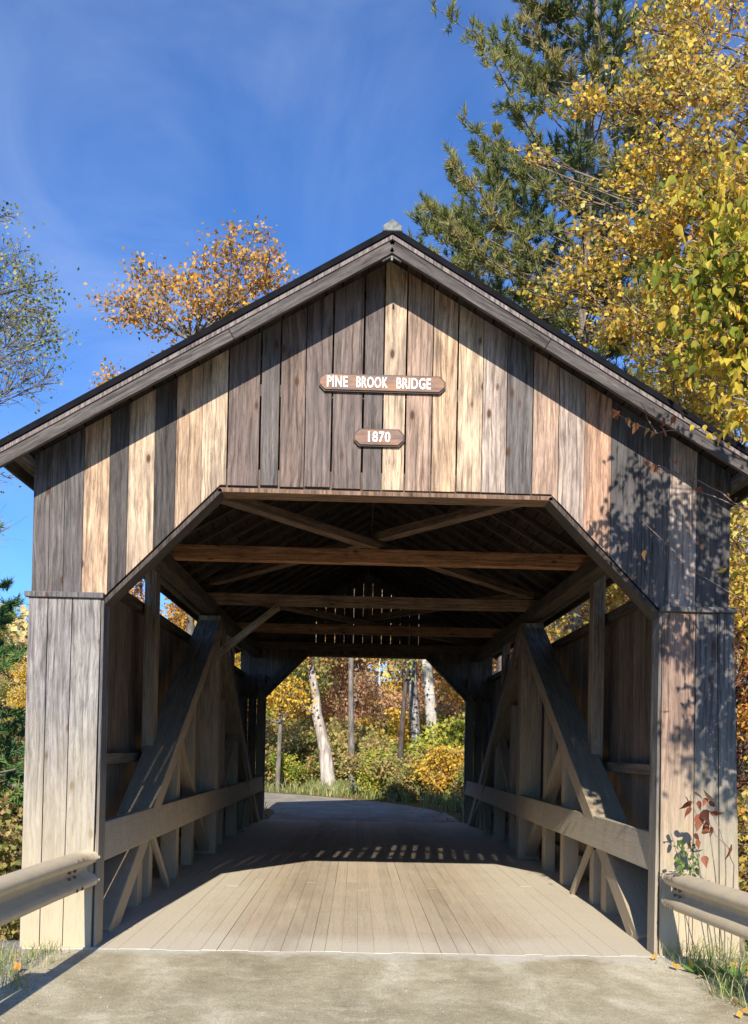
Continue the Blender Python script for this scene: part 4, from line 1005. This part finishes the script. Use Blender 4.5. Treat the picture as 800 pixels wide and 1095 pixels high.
big('poplar_tree', 'dark short trunked tree right of the middle beyond the road', 'poplar tree', 427, 838, 37, 10, .12, (.1, 0), bark_mat('dark_bark', (.05, .04, .035), (.14, .11, .09)),
    [(0, 0, 5.2, 1.2, 1.2, .9, 30), (.3, 0, 7.6, 1.4, 1.2, 1.0, 40)], M['leaf_olive'], 105, .13, 12, lim=.03)
big('maple_tree', 'golden orange maple filling the left of the far opening', 'maple tree', 297, 822, 37, 9, .10, (-.4, 0), M['bark'],
    [(.1, -.5, 3.6, 1.1, 1.0, .5, 60), (-.9, 0, 4.5, 1.3, 1.1, .7, 80), (.7, .5, 5.4, 1.0, 1.0, .7, 50), (-1.6, 0, 3.2, 1.1, 1.1, .6, 50), (-2.2, 0, 6.0, 1.6, 1.4, .8, 70), (-.4, 0, 7.0, 1.6, 1.4, .9, 70)], M['leaf_yellow'], 106, .14, 16)
big('maple_tree', 'orange maple at the right of the far opening', 'maple tree', 505, 830, 40, 9, .17, (.1, 0), M['bark'],
    [(-.4, 0, 4.2, 1.1, 1.0, .7, 60), (.9, 0, 3.4, 1.2, 1.0, .7, 50), (-1.0, .5, 5.6, 1.0, 1.0, .7, 40), (1, 0, 6, 1.6, 1.4, 1.0, 80)], M['leaf_orange'], 107, .14, 16)
# prototypes of background trees
def proto(name, label, cat, seed, H, r, mat, leafm, loc, R0=2.6, z0=.3, ncl=12, nt=42, lsize=.2, group=None, per=13):
    rng = np.random.default_rng(seed); cl = []
    for k in range(ncl):
        t = rng.uniform(z0, 1.0); a = rng.uniform(0, 6.28); rr = R0*math.sin(min(1, (1-t)*1.25+.25)*math.pi/2)*rng.uniform(.2, .9)
        cl.append((math.cos(a)*rr, math.sin(a)*rr, H*t, R0*.42, R0*.42, H*.085, nt))
    return broadleaf(name, label, cat, loc, trunkline(H*.95, (.3, .2), 9, .15, seed), r, r*.25, cl, leafm, mat, lsize, per, seed, spread=.32, twig_r=.012, lim_r=r*.28, group=group)
def copy_tree(src, loc, rz, sc, label=None):
    c = src.copy(); COL.objects.link(c); c.location = loc; c.rotation_euler = (0, 0, rz); c.scale = (sc,)*3
    for ch in src.children:
        d = ch.copy(); COL.objects.link(d); d.parent = c
    if label: c['label'] = label
    return c
GR = 'trees of the wood beyond the bridge'
kinds = [('maple_tree', 'salmon pink autumn maple in the wood behind the road bend', 'maple tree', M['leaf_pink'], M['bark'], 12.5),
         ('maple_tree', 'orange autumn maple in the wood behind the road bend', 'maple tree', M['leaf_orange'], M['bark'], 11.5),
         ('birch_tree', 'yellow autumn birch in the wood behind the road bend', 'birch tree', M['leaf_yellow'], M['bark_birch'], 12.5),
         ('oak_tree', 'olive green tree in the wood behind the road bend', 'oak tree', M['leaf_olive'], M['bark'], 13.5)]
rs = random.Random(17)
spots = []
for row, (y, n, x0, x1) in enumerate(((44, 9, -14, 15), (51, 10, -19, 20), (59, 11, -25, 27), (68, 12, -32, 34), (33, 6, 8, 27), (24, 4, 11, 24))):
    for k in range(n):
        spots.append((x0+(x1-x0)*(k+rs.uniform(.2, .8))/n, y+rs.uniform(-2.5, 2.5)))
pr_ = []
pinkish = {0: 0}
for i, (nm, lab, cat, lm, bk_, H) in enumerate(kinds):
    x, y = spots[i]; pr_.append(proto(nm, lab, cat, 200+i, H, .17, bk_, lm, (x, y, gz(x, y)), 2.9, .16, 17, 40, .2, GR))
for i, (x, y) in enumerate(spots[4:]):
    if -4 < x < 6 and y < 56: k = rs.choice([0, 0, 2, 3, 0])
    else: k = rs.choice([0, 1, 2, 3, 1, 2])
    sc = rs.uniform(.75, 1.15)
    if x/(y+8) < -.1: sc = min(sc, (1.2+.115*(y+8)-max(0, gz(x, y)))/12.5)
    copy_tree(pr_[k], (x, y, gz(x, y)), rs.uniform(0, 6.28), sc)
# left side wood, lower so that the sky shows above
for i, (x, y, sc) in enumerate(((-17, 24, .4), (-19, 27, .5), (-14, 34, .4), (-19, 20, .6), (-24, 28, .8), (-15, 30, .35), (-20, 36, .7), (-30, 30, 1))):
    copy_tree(pr_[(1, 3, 2, 3, 0, 1, 3, 2)[i]], (x, y, gz(x, y)), rs.uniform(0, 6), sc)
# understory shrubs
def shrub_proto(label, lm, loc, seed, group, R0=.9, H=1.5, lsize=.11, n=9, nt=26):
    rng = np.random.default_rng(seed); cl = [(rng.normal(0, R0*.45), rng.normal(0, R0*.45), H*rng.uniform(.2, .95), R0*.45, R0*.45, H*.22, nt) for _ in range(n)]
    return broadleaf('shrub', label, 'shrub', loc, trunkline(H*.7, (.05, .05), 6, .04, seed), .03, .01, cl, lm, M['twig'], lsize, 11, seed, spread=.12, twig_r=.007, lim_r=.014, group=group)
GS = 'shrubs along the road beyond the bridge'
sl = [('lime green shrub on the bank beyond the bridge', M['leaf_lime']), ('mixed green and russet shrub on the bank beyond the bridge', M['leaf_bush']), ('yellow shrub on the bank beyond the bridge', M['leaf_yellow'])]
sp_ = []
for u, v, D in ((395, 845, 34), (420, 850, 33), (470, 850, 31)):
    p = W(u, v, D); sp_.append((p.x, p.y))
sh = [shrub_proto(lab, lm, (sp_[i][0], sp_[i][1], gz(*sp_[i])), 300+i, GS) for i, (lab, lm) in enumerate(sl)]
cnt = 0
while cnt < 62:
    x, y = rs.uniform(-8, 9), rs.uniform(22, 46)
    dd = np.min(np.hypot(x-far_np[:, 0], y-far_np[:, 1]))
    if dd < 3.3 or abs(x) > 2+y*.16: continue
    k = rs.choice([0, 1, 1, 2, 0, 1]); copy_tree(sh[k], (x, y, gz(x, y)), rs.uniform(0, 6), rs.uniform(.6, 1.25) if y < 30 else rs.uniform(1.0, 1.9)); cnt += 1
for (x, y, k, sc) in ((3.6, 19.2, 1, .7), (4.2, 20.5, 2, .9), (3.2, 22.2, 1, .8), (-3.6, 17.2, 1, .6), (5.2, 18.3, 0, .9), (-4.2, 19.5, 2, .7)):
    copy_tree(sh[k], (x, y, gz(x, y)), rs.uniform(0, 6), sc)
GL = 'bushes on the bank left of the bridge'
lb = shrub_proto('dark mixed bush on the bank left of the bridge wing', M['leaf_bush'], (-5.6, 5.6, gz(-5.6, 5.6)), 320, GL, 1.3, 2.4, .10, 12, 40)
for x, y, sc in ((-6.8, 3.8, .9), (-7.6, 7.0, 1.2), (-9.5, 6.0, 1.2), (-8.6, 10.5, 1.5), (-5.0, 3.2, .7), (-10.5, 11, 1.3), (-7.4, 9.2, 1.3), (-6.9, 11.0, 1.4), (-8.2, 8.0, 1.2), (-9.2, 15.5, 1.5), (-11, 17.5, 1.6), (-12.5, 14, 1.5)): copy_tree(lb, (x, y, gz(x, y)), rs.uniform(0, 6), sc)
lo = shrub_proto('orange leaved shrub below the conifer on the left', M['leaf_orange'], (-8.3, 9.6, gz(-8.3, 9.6)+.9), 321, None, 1.0, 3.0, .10, 9, 36)
GRR = 'bushes on the bank right of the bridge'
for x, y, sc, k in ((5.0, 3.0, .8, 1), (7.0, 3.2, 1.2, 1), (6.6, 9.6, 1.3, 1), (8.5, 12, 1.6, 1), (9.5, 7.0, 1.5, 1)):
    c = copy_tree(lb, (x, y, gz(x, y)), rs.uniform(0, 6), sc, 'dark mixed bush on the bank right of the bridge wing'); c['group'] = GRR
# distant wooded hillside that reads as one mass
rw = np.random.default_rng(9); n = 42000
hx = rw.uniform(-75, 75, n); hy = rw.uniform(72, 105, n); hz = height(hx, hy)+rw.uniform(0, 1, n)**.8*np.where(hx < -7, 6, 13)*(1+.25*np.sin(hx*.5)*np.cos(hy*.4))
cb = np.clip(.5+.5*np.sin(hx*.4)*np.cos(hy*.5+1)+rw.normal(0, .2, n), 0, 1)
v, f, a = leaf_arrays(np.stack([hx, hy, hz], 1), .75, rw, .2, 'kite', cb)
wood_m = leaf_mat('far_wood', ev([(.24, .24, .09), (.50, .44, .14), (.70, .44, .16), (.72, .50, .28), (.34, .32, .14), (.66, .54, .18)]), .2)
far_ok = tag(link('far_wood', np_mesh('far_wood', v, f, wood_m, False, a)), 'autumn wood on the far hillside reading as one mass', 'wood', kind='stuff')

# ================================================================== LIGHT AND SKY
EL, AZ = R(30.3), R(4.5)
sun_d = bpy.data.lights.new('sun', 'SUN'); sun_d.energy = 5.0; sun_d.angle = R(.53); sun_d.color = (1, .93, .82)
sun = bpy.data.objects.new('sun', sun_d); COL.objects.link(sun)
to_sun = Vector((-math.sin(AZ)*math.cos(EL), -math.cos(AZ)*math.cos(EL), math.sin(EL)))
sun.rotation_euler = to_sun.to_track_quat('Z', 'Y').to_euler()
wd = bpy.data.worlds.new('World'); S.world = wd; wd.use_nodes = True
nt = wd.node_tree; nt.nodes.clear(); N = NT(nt)
sky = N.n('ShaderNodeTexSky'); sky.sky_type = 'NISHITA'; sky.sun_disc = False; sky.sun_elevation = EL; sky.sun_rotation = math.pi+AZ
sky.altitude = 1200; sky.air_density = 1.0; sky.dust_density = .3; sky.ozone_density = 3.0
tc = N.n('ShaderNodeTexCoord').outputs['Generated']
c1 = N.noise(N.mapping(tc, (2.0, 2.0, 3.2), (.42, .1, .30)), 1.3, 7, .58, .8); c2_ = N.noise(N.mapping(tc, (1, 1, 1)), 2.2, 3, .5)
cl = N.math('MULTIPLY', N.mr(c1, .42, .76, 0, .42), N.mr(c2_, .42, .62, 0, 1))
tint = N.mix(1.0, sky.outputs[0], (.56, 1.0, 1.55), 'MULTIPLY')
mixc = N.mix(cl, tint, (5.2, 6.4, 9.0))
bg = N.n('ShaderNodeBackground'); bg.inputs['Strength'].default_value = .088
N.l(mixc, bg.inputs['Color']); wo = N.n('ShaderNodeOutputWorld'); N.l(bg.outputs[0], wo.inputs['Surface'])

S.view_settings.view_transform = 'Standard'; S.view_settings.look = 'None'; S.view_settings.exposure = 0.58; S.view_settings.gamma = 1
S.render.engine = 'CYCLES'
S.cycles.use_denoising = True
S.cycles.max_bounces = 6; S.cycles.diffuse_bounces = 4; S.cycles.transmission_bounces = 4; S.cycles.glossy_bounces = 2
S.cycles.caustics_reflective = False; S.cycles.caustics_refractive = False
